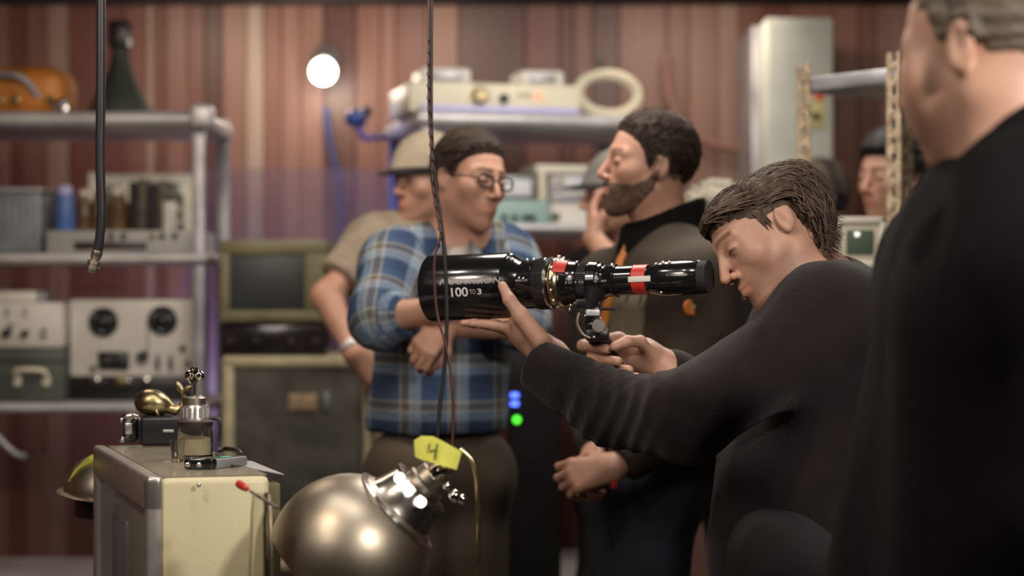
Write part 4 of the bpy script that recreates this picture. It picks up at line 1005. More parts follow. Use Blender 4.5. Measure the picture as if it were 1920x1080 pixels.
for a, b, r_ in ((750, 897, 11), (767, 919, 12.5), (790, 942, 12)):  # glowing discs stand in for lamp reflections on the collar
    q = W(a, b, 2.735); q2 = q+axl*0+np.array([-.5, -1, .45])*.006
    MB().lathe([(0, .0083), (.004, .0083), (.006, .0065), (.007, .0025)], q, (-.35, -1, .35), 24).build('reflection_disc', 'reflection_white', t, label='round white lamp reflection made as a glowing disc on the collar')
c = MB(); c.tube([W(862, 842, 2.80), W(884, 862, 2.80), W(893, 890, 2.80), W(896, 930, 2.80), (W(896, 0, 2.8)[0], 2.8, .95), (W(880, 0, 2.8)[0], 2.8, ZT+.02), (W(820, 0, 2.8)[0], 2.82, ZT+.006)], .0042, seg=12); c.build('supply_tube', 'gold_ring', t)
MB().cyl((C0[0]-.0, DL, ZT), (C0[0], DL, C0[2]-.05), .05, .04, bev=.004).build('foot', 'worn_chrome', t)
# yellow tag: a folded strip round the cord
TL = [(776, 826, 778, 856), (790, 817, 790, 862), (812, 818, 812, 868), (832, 828, 832, 874), (850, 838, 846, 878), (866, 847, 856, 881)]
vs = []; DT = 2.70
for i, (a, b, c_, d_) in enumerate(TL):
    y = DT-.010*math.sin(math.pi*i/5)
    vs += [W(a, b, y), W(c_, d_, y), W(c_, d_, y+.0012), W(a, b, y+.0012)]
fs = []
for i in range(5):
    for j in range(4): fs.append([i*4+j, i*4+4+j, i*4+4+(j+1) % 4, i*4+(j+1) % 4])
fs += [[0, 1, 2, 3], [20, 23, 22, 21]]
for i, (a, b, c_, d_) in enumerate(TL): pass
n0 = len(vs)
for i, (a, b, c_, d_) in enumerate(TL):   # back leaf of the folded tape
    y = DT+.012+.006*math.sin(math.pi*i/5)
    vs += [W(a, b, y), W(c_, d_-4, y), W(c_, d_-4, y+.0012), W(a, b, y+.0012)]
for i in range(5):
    for j in range(4): fs.append([n0+i*4+j, n0+i*4+4+j, n0+i*4+4+(j+1) % 4, n0+i*4+(j+1) % 4])
fs += [[n0, n0+1, n0+2, n0+3], [n0+20, n0+23, n0+22, n0+21]]
for i in range(5): fs.append([i*4+3, i*4+7, n0+i*4+4, n0+i*4])
m = MB(); m.add(vs, fs)
tag = thing('yellow_tag', 'fluorescent yellow tape tag with a handwritten 4 on the lamp cord', 'tag', W(820, 878, 2.705))
o = m.build('tape', 'fluo', tag)
c = MB()
yt = DT-.0125
c.tube([W(806, 831, yt), W(805, 842, yt), W(807, 846, yt), W(819, 843, yt)], .0009, seg=6)
c.tube([W(820, 832, yt), W(818, 846, yt), W(816, 862, yt)], .0009, seg=6)
c.build('handwritten_number', 'ink', tag)
c = MB(); c.tube([W(824, 872, 2.715), W(828, 885, 2.735), W(836, 893, 2.76)], .0022); c.build('tie_wire', 'worn_chrome', tag)

# ================================================================== THE CINE LENS
E = W(1330, 519, 3.20); Fp = W(812, 541, 3.43); axv = Fp-E; LLn = np.linalg.norm(axv); axn = axv/LLn
lens = thing('cine_zoom_lens', 'long black cine zoom lens lettered in white, held up by the bending man', 'camera lens', E)
def tx(px_):   # distance along the axis from E for a given pixel column
    lo, hi = 0, 1
    for _ in range(40):
        m_ = (lo+hi)/2; p_ = E+axv*m_; c_ = p_[0]/p_[1]*FP+960
        if c_ > px_: lo = m_
        else: hi = m_
    return lo*LLn
def rad(px_, half): return half*(E+axn*tx(px_))[1]/FP
def seg(name, pts, m, lab=None, n=72): return MB().lathe([(tx(a), rad(a, h)) for a, h in pts], E, axn, n).build(name, m, lens, label=lab)
fbr = seg('front_barrel', [(966, 50), (962, 59), (958, 61.5), (832, 61.5), (828, 62.5), (812, 62.5), (810, 60), (811, 56), (826, 54), (826, 0)], 'black_gloss', 'wide glossy front barrel')
seg('front_element', [(822, 54), (818, 40), (816, 20), (815, 1)], 'lens_glass')
seg('bevel_ring', [(985, 44), (980, 46), (966, 56), (964, 57.5), (960, 57)], 'black_gloss')
fcb = seg('focus_barrel', [(1042, 44), (1038, 47.5), (1010, 47.5), (1008, 45.5), (986, 45.5), (984, 43)], 'black_gloss')
m = MB()
for k_ in range(72):
    an = 2*math.pi*k_/72; a_, x_, y_ = frame_of(axn); dr = x_*math.cos(an)+y_*math.sin(an); r_ = rad(1024, 47.6)
    m.cyl(E+a_*tx(1034)+dr*r_, E+a_*tx(1014)+dr*r_, .0011, seg=6)
m.build('focus_grip', 'black_plastic', fcb)
seg('bright_ring', [(1040, 46), (1038, 49), (1035, 49), (1033, 47)], 'silver')
gr_ = seg('gold_ring', [(1060, 42), (1056, 47), (1050, 48.5), (1046, 48.5), (1043, 46), (1042, 40)], 'gold_ring')
m = MB()
for k_ in range(14):
    an = 2*math.pi*k_/14+.15; a_, x_, y_ = frame_of(axn); dr = x_*math.cos(an)+y_*math.sin(an); m.ball(E+a_*tx(1051)+dr*rad(1051, 48.5), .0042, 12)
m.build('ring_screws', 'silver', gr_)
zb2 = seg('zoom_barrel', [(1128, 34), (1126, 38), (1112, 39.5), (1110, 37), (1092, 37), (1090, 40.5), (1070, 41), (1066, 44), (1060, 44), (1058, 40)], 'black_gloss')
m = MB()
for k_ in range(60):
    an = 2*math.pi*k_/60; a_, x_, y_ = frame_of(axn); dr = x_*math.cos(an)+y_*math.sin(an); r_ = rad(1100, 37.3)
    m.cyl(E+a_*tx(1108)+dr*r_, E+a_*tx(1093)+dr*r_, .0011, seg=6)
m.build('zoom_grip', 'black_plastic', zb2)
rb2 = seg('rear_barrel', [(1192, 26), (1190, 28), (1160, 28), (1158, 31), (1152, 31), (1150, 29.5), (1135, 30), (1133, 34), (1126, 35)], 'black_gloss')
seg('red_band', [(1219, 26), (1217, 28.3), (1192, 28.3), (1190, 26)], 'red', 'red band around the rear barrel')
vfb = seg('viewfinder_body', [(1316, 30), (1312, 32), (1290, 34), (1250, 34), (1240, 32.5), (1228, 30), (1217, 28), (1215, 26)], 'black_gloss')
seg('eyepiece', [(1336, 22), (1337, 27), (1335, 31), (1314, 31), (1312, 29)], 'black_matte', 'rubber eyepiece')
# chrome studs added to stand for glints on the barrels
m = MB(); a_, x_, y_ = frame_of(axn)
upv = np.array([0, 0, 1.]); upv -= axn*(upv@axn); upv /= np.linalg.norm(upv); nearv = np.cross(axn, upv); nearv = nearv if nearv[1] < 0 else -nearv
for px_, h_, ph in ((972, 52, 65), (994, 46, 78), (1006, 46, 78), (1030, 48, 70), (1090, 41, 62), (1152, 31, 70), (1238, 33, 55), (1250, 34, 60), (1000, 45.6, 12), (992, 45.6, 14), (1246, 33, -52), (1262, 34, 60)):
    dr = nearv*math.cos(R(ph))+upv*math.sin(R(ph)); m.ball(E+axn*tx(px_)+dr*rad(px_, h_), .0032, 12)
m.build('glint_studs', 'chrome', lens)
def on_barrel(txt, px0, px1, half, phi_mid, height_px, m, shear=0, name='lettering', par=None):
    v_, f_ = text_mesh(txt, 1.0, shear); x0_, x1_ = v_[:, 0].min(), v_[:, 0].max(); y0_, y1_ = v_[:, 1].min(), v_[:, 1].max()
    t0, t1 = tx(px0), tx(px1); r_ = rad((px0+px1)/2, half)+.0006; hgt = height_px*(E+axn*t0)[1]/FP
    out = []
    for a, b, _ in v_:
        tt = t0+(t1-t0)*(a-x0_)/(x1_-x0_); arc = ((b-y0_)/(y1_-y0_)-.5)*hgt; ph = R(phi_mid)+arc/r_
        out.append(E+axn*tt+(nearv*math.cos(ph)+upv*math.sin(ph))*r_)
    return link_mesh(name, out, f_, M[m], par or lens, smooth=False)
mk('lettering_grey', (.34, .32, .33), .5)
on_barrel('PANAVISION', 852, 966, 61.8, 9, 11, 'lettering_grey', .2, par=fbr)
on_barrel('100', 873, 904, 61.8, -9, 17, 'lettering_white', par=fbr)
on_barrel('TO', 907, 918, 61.8, -9.5, 9, 'lettering_grey', par=fbr)
on_barrel('3', 921, 929, 61.8, -9.5, 10.5, 'lettering_white', par=fbr)
on_barrel('MACRO', 986, 1008, 45.6, 9, 4, 'lettering_grey', par=fcb)
on_barrel('II 23  4  5.6', 1076, 1110, 41.2, 0, 5, 'lettering_grey', par=zb2)
on_barrel('100 - 300', 1124, 1150, 35.2, 0, 4, 'lettering_grey', par=rb2)
on_barrel('I - - - - - -', 1262, 1310, 34.3, 9, 3, 'lettering_grey', par=vfb)
m = MB()
n = 10; vs = []; fs = []
for i in range(n+1):
    ph = R(-10+i*20/n+2); dr = nearv*math.cos(ph)+upv*math.sin(ph)
    r_ = rad(1210, 29.3)
    vs += [E+axn*tx(1188)+dr*r_, E+axn*tx(1232)+dr*(r_+.001), E+axn*tx(1232)+dr*(r_-.002), E+axn*tx(1188)+dr*(r_-.001)]
for i in range(n):
    for j in range(4): fs.append([i*4+j, i*4+4+j, i*4+4+(j+1) % 4, i*4+(j+1) % 4])
fs += [[0, 1, 2, 3], [n*4+3, n*4+2, n*4+1, n*4]]
m.add(vs, fs); m.build('label_plate', 'white_panel', lens)
# red tape near the gold ring
m = MB(); vs = []; fs = []
for i in range(n+1):
    ph = R(25+i*40/n); dr = nearv*math.cos(ph)+upv*math.sin(ph); r_ = rad(1063, 44.6)
    vs += [E+axn*tx(1052)+dr*rad(1052, 49.5), E+axn*tx(1074)+dr*(r_), E+axn*tx(1074)+dr*(r_-.003), E+axn*tx(1052)+dr*(r_-.002)]
for i in range(n):
    for j in range(4): fs.append([i*4+j, i*4+4+j, i*4+4+(j+1) % 4, i*4+(j+1) % 4])
fs += [[0, 1, 2, 3], [n*4+3, n*4+2, n*4+1, n*4]]
m.add(vs, fs); m.build('red_tape', 'red', lens)
# carrying bracket and pistol grip
DB = 3.27; B2 = lambda a, b, y=0: W(a, b, DB+y)
m = MB(); m.box(B2(1078, 578)-[0, .012, 0], B2(1126, 560)+[0, .03, 0], .004); m.box(B2(1096, 604)-[0, .012, 0], B2(1124, 574)+[0, .02, 0], .004); m.cyl(B2(1118, 540), B2(1104, 582), .020, .014); m.build('bracket', 'black_plastic', lens)
MB().box(B2(1098, 592)-[0, .018, 0], B2(1124, 580)-[0, .008, 0], .002).build('clamp_plate', 'steel_shelf', lens)
MB().cyl(B2(1122, 611)-[0, .026, 0], B2(1122, 611)-[0, .008, 0], .0125, bev=.002).build('knurled_knob', 'brushed', lens)
MB().cyl(B2(1124, 579)-[0, .016, 0], B2(1154, 579)-[0, .016, 0], .0028).build('lever', 'black_plastic', lens)
c = MB(); c.tube([B2(1086, 586)-[0, .014, 0], B2(1082, 606)-[0, .014, 0], B2(1092, 626)-[0, .014, 0], B2(1106, 634)-[0, .014, 0]], .0035); c.build('trigger_guard', 'worn_chrome', lens)
m = MB(); 
for a, b, r_ in ((1070, 573, .004), (1068, 580, .0035), (1113, 632, .0036), (1097, 592, .003), (1078, 568, .003)): m.ball(B2(a, b)-[0, .022, 0], r_, 12)
m.build('bracket_screws', 'chrome', lens)
gax = B2(1162, 700, .05)-B2(1112, 610, .05)
m = MB(); m.cyl(B2(1110, 598, .0), B2(1122, 640, .02), .016, .018, bev=.003); m.cyl(B2(1118, 622, .02), B2(1158, 694, .055), .017, .0165, bev=.004)
m.box(B2(1098, 640)-[0, .016, 0], B2(1142, 616)+[0, .02, 0], .006); m.build('pistol_grip', 'black_plastic', lens)
# ================================================================== PEOPLE
ITEMS_ORG = {}
def vec(a, b): return np.asarray(b, float)-np.asarray(a, float)
def legs(hipL, hipR, groundL, groundR, fw, mat_p, parent, hem=None, r=(.095, .068, .055), pelvis=None, shoe='black_plastic'):
    pr = []
    hipL, hipR = np.array(hipL, float), np.array(hipR, float); c = (hipL+hipR)/2
    pr.append(cap(hipL+[0, 0, .02], hipR+[0, 0, .02], r[0]+.022, k=.05))
    for h_, g in ((hipL, groundL), (hipR, groundR)):
        g = np.array([g[0], g[1], .09]); kn = (h_+g)/2+np.array(fw)*.03; kn[2] = .50
        pr += [cap(h_, kn, r[0], r[1], .05), cap(kn, g, r[1], r[2], .04)]
        pr.append(cut((g[0], g[1], .075), (0, 0, -1), .09))
    # cut() keeps what lies above
    pts = [hipL, hipR, [*groundL[:2], 0], [*groundR[:2], 0]]; lo, hi = bounds(pts, .18); lo[2] = .03; hi[2] = c[2]+.2
    o, _ = sdf_obj('trousers', pr, lo, hi, .011, mat_p, parent, disp=wrinkle(.006, 22, 3), amp=.012)
    f = np.array([*fw[:2], 0.]); f /= np.linalg.norm(f)
    for g in (groundL, groundR):
        g = np.array([g[0], g[1], 0.])
        ps = [cap(g+f*.0+[0, 0, .045], g+f*.13+[0, 0, .035], .042, .036, .03), cap(g-f*.04+[0, 0, .04], g+[0, 0, .09], .038, .04, .03), Pr(lambda P: P[:, 2]-.0, .004, '-') if False else cut((g[0], g[1], .004), (0, 0, -1), .3)]
        V, F = surf(ps, g-[.2, .2, .02], g+[.2, .2, .16], .009); V[:, 2] = np.maximum(V[:, 2], 0)
        link_mesh('shoe', V, F, M[shoe], parent)
def cutup(c, n, rad): return cut(c, n, rad)
def body_obj(label, prims, lo, hi, h, skin, base, head, stub=0, group=None, stub_col=(.48, .46, .46), lip=(1, .66, .62), slit=.22, brow=.25):
    V, F = surf(prims, lo, hi, h); V = relax(V, F, 1, .4)
    o = link_mesh('person', V, F, M[skin], None, base); set_tint(o, tint_for(head, V, stub, stub_col=stub_col, lip=lip, slit=slit, brow=brow)); props(o, label, 'person', group); return o
def neck(head, N, r=.056): return [cap(head.wor((-.018, 0, -.045)), N, r, r*1.08, .03)]
def legs_skin(hL, hR, gL, gR):
    out = []
    for h_, g in ((hL, gL), (hR, gR)): out += [cap(h_, (*((np.array(h_)+np.array([*g[:2], 0]))[:2]/2), .5), .065, .045, .04), cap((*((np.array(h_)+np.array([*g[:2], 0]))[:2]/2), .5), (g[0], g[1], .06), .045, .033, .03)]
    return out
def short_locks(head, line, m, parent, n=1100, ln=.005, steps=4, o0=.006, o1=.010, r=.0020, seed=2, fl=(.3, 0, .2)):
    rs = np.random.RandomState(seed); g = rs.uniform(-1, 1, (40000, 3))*np.array([.125, .09, .14])+np.array([-.01, 0, .02]); d = head_sdf(g); zl = np.interp(g[:, 0], line[0], line[1])
    g = g[(np.abs(d-.004) < .008) & (g[:, 2] > zl+.004)]; g = g[rs.permutation(len(g))[:n]]
    f = lambda p: np.stack([fl[0]+0*p[:, 0], np.sign(p[:, 1])*fl[1]+0*p[:, 0], fl[2]-.8*np.clip(-p[:, 0]/.08, 0, 1)-.8*(p[:, 2] < .06)], 1)
    V, F = locks(head, g, f, steps, ln, o0, o1, r, 'hair', m, parent, jitter=.26, seed=seed, pull=.1, ears=False)
    return link_mesh('hair_tufts', V, F, M[m], parent)
def simple_hair(head, line, T, m, parent, h=.0035, **kw):
    pr = [hair_prim(head, line, T, **kw)]; pad = .20
    return sdf_obj('hair', pr, head.t-pad, head.t+pad, h, m, parent, rel=1)
def slab(head, inner, outer, region, m, parent, name, h=.0035, disp=None):
    """a close-fitting shell over the head where region(q) < 0"""
    def f(P):
        q = head.loc(P); d = head_sdf(q); return head.s*np.maximum(np.maximum(d-outer, inner-d), region(q))
    return sdf_obj(name, [Pr(f, .001)], head.t-.19, head.t+.19, h, m, parent, rel=2, disp=disp, amp=.003)

# ------------------------------------------------------------------ 1: the man looking through the lens
H1 = Head(W(1438, 446, 3.235), 200, 26, 26, 1.0, .74)
N1 = W(1548, 545, 3.25); base1 = (W(1520, 0, 3.3)[0], 3.3, 0)
shL, elL, wrL = W(1545, 612, 3.12), W(1288, 782, 3.06), W(1034, 668, 3.27)
shR, elR, wrR = W(1500, 600, 3.46), W(1385, 800, 3.47), W(1252, 694, 3.35)
P3 = lambda a, b, d: W(a, b, d)
handL = []
kn = [P3(962, 618, 3.315), P3(953, 617, 3.34), P3(952, 616, 3.362), P3(958, 617, 3.383)]
for k_, dl, yy in zip(kn, (1.0, 1.1, 1.0, .8), (0, .004, .008, .010)):
    a = k_+np.array([-.036*dl, .006, .008]); b = a+np.array([-.022*dl, .004, .002]); c_ = b+np.array([-.018*dl, .003, .001])
    handL += [cap(P3(1012, 652, 3.28)*.5+P3(1012, 650, 3.30)*.5, k_, .017, .0125, .014), cap(k_, a, .0115, .0092, .006), cap(a, b, .0092, .0082, .005), cap(b, c_, .0082, .0068, .005)]
handL += [cap(wrL, P3(985, 632, 3.30), .026, .018, .02), cap(wrL, P3(970, 622, 3.36), .024, .016, .02), ell(P3(990, 632, 3.32), (.030, .040, .020), rotm(0, 40, 0), k=.015),
          cap(P3(1015, 640, 3.25), P3(978, 594, 3.262), .0185, .0155, .016), cap(P3(978, 594, 3.262), P3(955, 562, 3.27), .0145, .0115, .008), cap(P3(955, 562, 3.27), P3(942, 536, 3.285), .0112, .0088, .006),
          cap(P3(985, 625, 3.285), P3(966, 603, 3.29), .016, .012, .016)]
forearmL = []
def q_(l): return [P3(*x) for x in l]
handR = []
for ch, r_ in ((((1158, 636, 3.375), (1112, 640, 3.365), (1093, 648, 3.325), (1138, 655, 3.275)), .0112), (((1172, 654, 3.375), (1122, 662, 3.36), (1110, 672, 3.315), (1158, 678, 3.27)), .0112),
               (((1186, 672, 3.375), (1145, 682, 3.355), (1135, 690, 3.31), (1180, 694, 3.272)), .0105), (((1198, 690, 3.375), (1165, 699, 3.35), (1158, 706, 3.31), (1195, 706, 3.285)), .0092),
               (((1226, 668, 3.33), (1200, 640, 3.30), (1176, 640, 3.275), (1152, 650, 3.262)), .0108)):
    handR += hand_chain(q_(ch), [r_*1.1, r_, r_*.96, r_*.82])
handR += [cap(P3(1236, 684, 3.36), P3(a, b, 3.37), .021, .014, .016) for a, b in ((1162, 640), (1176, 658), (1190, 676), (1202, 692))]
handR += [cap(wrR, P3(1210, 655, 3.345), .026, .020, .02), cap(wrR, P3(1300, 735, 3.40), .026, .032, .02), ell(P3(1205, 668, 3.35), (.030, .022, .026), k=.02)]
torso1 = [W(1560, 680, 3.30), W(1510, 1020, 3.32)]
pr = [H1.prim(), ] + neck(H1, N1, .058) + [cap(W(1545, 590, 3.2), W(1525, 600, 3.40), .09, k=.05), cap(torso1[0], torso1[1], .13, .12, .06)] + \
     [cap(shL, elL, .045, .038, .03), cap(elL, W(1140, 752, 3.18), .036, .032, .02), cap(W(1140, 752, 3.18), wrL, .032, .026, .02)] + [cap(shR, elR, .045, .038, .03), cap(elR, wrR, .036, .026, .02)] + handL + forearmL + handR
hipL, hipR = W(1490, 1060, 3.20), W(1490, 1060, 3.40)
gL, gR = W(1430, 0, 3.15), W(1560, 0, 3.45)
pr += legs_skin(hipL, hipR, gL, gR)
lo = np.array([-.12, 2.9, .02]); hi = np.array([.82, 3.75, 1.66])
p1 = body_obj('person in a dark sweatshirt bending to look through the long lens', pr, lo, hi, .0032, 'skin_a', base1, H1, stub=.85, stub_col=(.50, .45, .41), slit=.30, brow=.42)
HL_1 = ([-.12, -.065, -.05, -.038, .0, .02, .04, .06, .08, .1], [-.130, -.125, -.08, .022, .030, .022, .040, .058, .070, .076])
# hair: base volume + swept locks
def hp(P):
    q = H1.loc(P); d = head_sdf(q); zl = np.interp(q[:, 0], *HL_1); g = q[:, 2]-zl
    th = .006+.002*np.clip((q[:, 2]-.05)/.07, 0, 1)+.018*np.clip(-(q[:, 0]+.02)/.09, 0, 1)
    th = th*np.clip(g/.025+.4, -.8, 1); an = np.arctan2(q[:, 1], q[:, 2]+.02)
    return H1.s*(d-th+.0008*np.sin(an*34+4*np.sin(q[:, 0]*32)))
hb = surf([Pr(hp, .005)], H1.t-.21, H1.t+.21, .0032)
rs = np.random.RandomState(4)
g = rs.uniform(-1, 1, (60000, 3))*np.array([.125, .09, .15])+np.array([-.01, 0, .0]); d = head_sdf(g); zl = np.interp(g[:, 0], *HL_1)
g = g[(np.abs(d-.008) < .01) & (g[:, 2] > zl+.003)]
top_ = g[rs.permutation(len(g))[:3000]]
def flow1(p):
    y = p[:, 1]; x = p[:, 0]; z = p[:, 2]
    side = np.where(y > -.02, 1, -1)
    bk = np.clip(-(x+.02)/.07, 0, 1)
    f = np.stack([-1+.5*bk, side*.22*(np.abs(y) < .07), -.10-.9*bk-.12*(np.abs(y) > .055)], 1); return f
off = lambda p: .009+.002*np.clip((p[:, 2]-.04)/.07, 0, 1)+.026*np.clip(-(p[:, 0]+.02)/.09, 0, 1)+.012*np.clip((p[:, 0]-.05)/.04, 0, 1)
lk = locks(H1, top_, flow1, 13, .0085, off, .006, .0019, 'hair', 'hair_brown', p1, jitter=.20)
nape = g[(g[:, 0] < -.055) & (g[:, 2] < .04)]; nape = nape[rs.permutation(len(nape))[:900]]
lk3 = locks(H1, nape, lambda p: np.stack([-.45+0*p[:, 0], .25*np.sign(p[:, 1]), -1+0*p[:, 0]], 1), 13, .0082, .030, .028, .0020, 'hair', 'hair_brown', p1, jitter=.25, seed=5, pull=.08)
side = g[(np.abs(g[:, 1]) > .05) & (g[:, 0] > .006) & (g[:, 0] < .035) & (g[:, 2] < .05)]; side = side[rs.permutation(len(side))[:120]]
lk4 = locks(H1, side, lambda p: np.stack([-.25+0*p[:, 0], 0*p[:, 0], -1+0*p[:, 0]], 1), 7, .006, .004, .002, .0017, 'hair', 'hair_brown', p1, jitter=.12, seed=6, pull=.9)
fr_ = g[(g[:, 0] > .060) & (g[:, 2] > .07)]; fr_ = fr_[rs.permutation(len(fr_))[:300]]
fr_ = fr_+0
def flow2(p): return np.stack([-.75+0*p[:, 0], np.sign(p[:, 1]+.035)*.55, .0*p[:, 0]-.05], 1)
lk2 = locks(H1, fr_, flow2, 9, .0085, .020, .004, .0022, 'hair', 'hair_brown', p1, jitter=.2, seed=3)
V, F = merge(merge(merge(merge(hb, lk), lk2), lk3), lk4)
link_mesh('hair', V, F, M['hair_brown'], p1)
# eyebrow hairs on the near side
# sweatshirt
cuffL = W(1006, 680, 3.255); midL = W(1150, 768, 3.17)
dirL = (cuffL-midL)/np.linalg.norm(cuffL-midL)
def fold1(P):
    w_ = wrinkle(.0075, 17, 11, (1, 1, .8))(P)
    t = (P-elL)@((cuffL-elL)/np.linalg.norm(cuffL-elL))/np.linalg.norm(cuffL-elL)
    m = np.clip(t*3+.3, 0, 1)*np.clip((.80-t)*6, 0, 1)*(np.linalg.norm(P-(elL+np.outer(np.clip(t, 0, 1), (cuffL-elL))), axis=1) < .13)
    rl = np.sin(t*30+1.8*np.sin(P[:, 2]*30)+1.2*np.sin(P[:, 0]*25))
    rl2 = np.sin(t*19+2.6*np.sin(P[:, 2]*22+1)+2.2*np.sin(P[:, 0]*17)); rl3 = np.sin(t*33+3*np.sin(P[:, 2]*31)+2*np.sin(P[:, 1]*40))
    return w_*(1-.3*m)-m*.0048*(1-1.3*np.abs(rl2))-m*.0016*(1-1.3*np.abs(rl3))
pr = [cap(shL, elL, .082, .074, .05), cap(elL, midL, .072, .062, .03), cap(midL, cuffL-dirL*.05, .062, .047, .03), cap(cuffL-dirL*.085, cuffL+dirL*.01, .050, .048, .012), cut(cuffL-dirL*.002, dirL, .075),
      cap(shR, elR, .080, .070, .05), cap(elR, W(1262, 700, 3.36), .064, .046, .03),
      cap(W(1562, 604, 3.13), W(1548, 598, 3.42), .105, .10, .06), cap(W(1590, 700, 3.22), W(1560, 980, 3.25), .145, .150, .08), cap(W(1560, 700, 3.38), W(1520, 980, 3.38), .14, .145, .08),
      cap(W(1600, 590, 3.24), W(1575, 560, 3.27), .085, .07, .05), cap(W(1500, 900, 3.30), W(1480, 1060, 3.30), .155, .15, .06),
      Pr(lambda P: d_cap(P, H1.wor((-.018, 0, -.05)), N1+(N1-H1.wor((-.018, 0, -.05)))*.0, .066, .066), .008, '-')]
pr.insert(3, Pr(lambda P: np.maximum(d_cap(P, cuffL-dirL*.10, cuffL+dirL*.06, .038, .034), -1), .004, '-') if False else ell((9, 9, 9), (.01, .01, .01)))
lo = np.array([-.12, 2.85, .80]); hi = np.array([.98, 3.80, 1.60])
sdf_obj('sweatshirt', pr, lo, hi, .0058, 'sweat_dark', p1, disp=fold1, amp=.014, rel=2)
# ribbed collar band
legs(hipL, hipR, gL, gR, (-1, 0, 0), 'pants_dark', p1)

# ------------------------------------------------------------------ 2: man in the plaid shirt
HL_2 = ([-.12, -.05, -.036, -.022, .002, .010, .022, .034, .05, .075, .10], [-.075, -.065, -.04, .030, .036, .008, .012, .044, .062, .078, .084])
H2 = Head(W(880, 340, 4.2), -48, 5, -6, .93)
N2 = W(858, 462, 4.24); base2 = (W(838, 0, 4.25)[0], 4.25, 0)
sR, eR_, wR = W(732, 490, 4.17), W(712, 600, 4.02), W(812, 580, 3.93)
sL, eL_, wL = W(950, 480, 4.32), W(982, 606, 4.16), W(858, 610, 3.97)
hRp = hand_prims(wR, W(872, 560, 3.97)-wR, (0, -1, .3), (0, 0, 1), (20, 25, 20))
hLp = hand_prims(wL-[0.03, 0, 0], W(795, 652, 3.93)-(wL-[0.03, 0, 0]), (-.2, -1, .2), (0, 0, -1), (40, 60, 40), s=.86)
hL2, hR2 = W(880, 900, 4.27), W(775, 900, 4.22); g2L, g2R = W(900, 0, 4.3), W(760, 0, 4.2)
pr = [H2.prim()]+neck(H2, N2, .060)+[cap(W(765, 500, 4.2), W(925, 490, 4.3), .075, k=.05), cap(W(845, 540, 4.29), W(830, 860, 4.29), .085, .075, .05), cap(sR, eR_, .042, .036, .03), cap(eR_, wR, .040, .027, .02),
      cap(sL, eL_, .042, .036, .03), cap(eL_, wL-[.03, 0, 0], .040, .027, .02)]+hRp+hLp+legs_skin(hL2, hR2, g2L, g2R)
p2 = body_obj('person in a blue plaid shirt and glasses standing with crossed arms', pr, np.array([-.48, 3.75, .02]), np.array([.18, 4.55, 1.80]), .0048, 'skin_b', base2, H2, stub=.25)
simple_hair(H2, HL_2, .005, 'hair_dark', p2, up=.007, back=.003, streak=.0007, sf=600); short_locks(H2, HL_2, 'hair_dark', p2, 1300, o0=.008, o1=.005, r=.0024, fl=(-.6, .1, .1))
def shirt_obj(name, pr, lo, hi, h, bones, parent, disp):
    V, F = surf(pr, lo, hi, h, disp, .015); V = relax(V, F, 1, .5)
    o = link_mesh(name, V, F, M['plaid'], parent)
    best = np.full(len(V), 9.); U = np.zeros((len(V), 3))
    for a, b, r_, sidev in bones:
        a = np.array(a, float); b = np.array(b, float); ax_ = (b-a); L_ = np.linalg.norm(ax_); ax_ = ax_/L_
        dd = d_cap(V, a, b, r_, r_); m_ = dd < best; best[m_] = dd[m_]
        sv = np.array(sidev, float); sv -= ax_*(sv@ax_); sv /= np.linalg.norm(sv); s2 = np.cross(ax_, sv)
        q = V-a; ang = np.arctan2(q@s2, q@sv)
        if r_ > .1: u_ = q@sv
        else: u_ = ang*r_
        U[m_, 0] = u_[m_]; U[m_, 1] = (q@ax_)[m_]
    at = o.data.attributes.new('weave', 'FLOAT_VECTOR', 'POINT'); at.data.foreach_set('vector', U.astype(np.float32).ravel()); return o
roll2 = eR_+(wR-eR_)*.50; roll2L = eL_+(wL-eL_)*.30
pr = [cap(W(760, 508, 4.22), W(925, 498, 4.31), .088, .088, k=.05), cap(W(782, 540, 4.27), W(795, 740, 4.27), .118, .098, .07), cap(W(890, 540, 4.31), W(865, 740, 4.31), .115, .098, .07),
      cap(W(832, 468, 4.25), W(868, 470, 4.27), .068, k=.05), cap(W(792, 805, 4.26), W(850, 808, 4.29), .128, .112, .10), cut(W(830, 808, 4.28), (0, 0, -1), .3),
      cap(sR, eR_, .075, .066, .05), cap(eR_, roll2, .062, .047, .02), cut(roll2, wR-eR_, .062), cap(sL, eL_, .072, .062, .05), cap(eL_, roll2L, .060, .050, .02), cut(roll2L, wL-eL_, .062),
      Pr(lambda P: d_cap(P, H2.wor((-.018, 0, -.05)), N2, .064, .068), .01, '-'), Pr(lambda P: d_cap(P, W(868, 445, 4.16), W(862, 500, 4.12), .032, .012), .01, '-')]
shirt_obj('plaid_shirt', pr, (-.50, 3.80, 1.0), (.18, 4.60, 1.56), .0065,
          [(W(835, 480, 4.28), W(830, 800, 4.28), .135, (1, .1, 0)), (sR, eR_, .07, (1, 0, 0)), (eR_, wR, .055, (0, -1, .3)), (sL, eL_, .07, (1, 0, 0)), (eL_, wL, .055, (0, -1, .3))], p2, wrinkle(.0075, 20, 5))
for dx in (-1, 1):   # collar leaves
    a = W(858+dx*22, 446, 4.18); b = W(858+dx*48, 478, 4.14); c_ = W(858+dx*20, 490, 4.12)
    V_ = [a, b, c_, a+[0, .012, 0], b+[0, .012, 0], c_+[0, .012, 0]]; o = link_mesh('collar', V_, [[0, 1, 2], [5, 4, 3], [0, 3, 4, 1], [1, 4, 5, 2], [2, 5, 3, 0]], M['plaid'], p2, smooth=False)
    at = o.data.attributes.new('weave', 'FLOAT_VECTOR', 'POINT'); at.data.foreach_set('vector', (np.array(V_)*1.0).astype(np.float32).ravel())
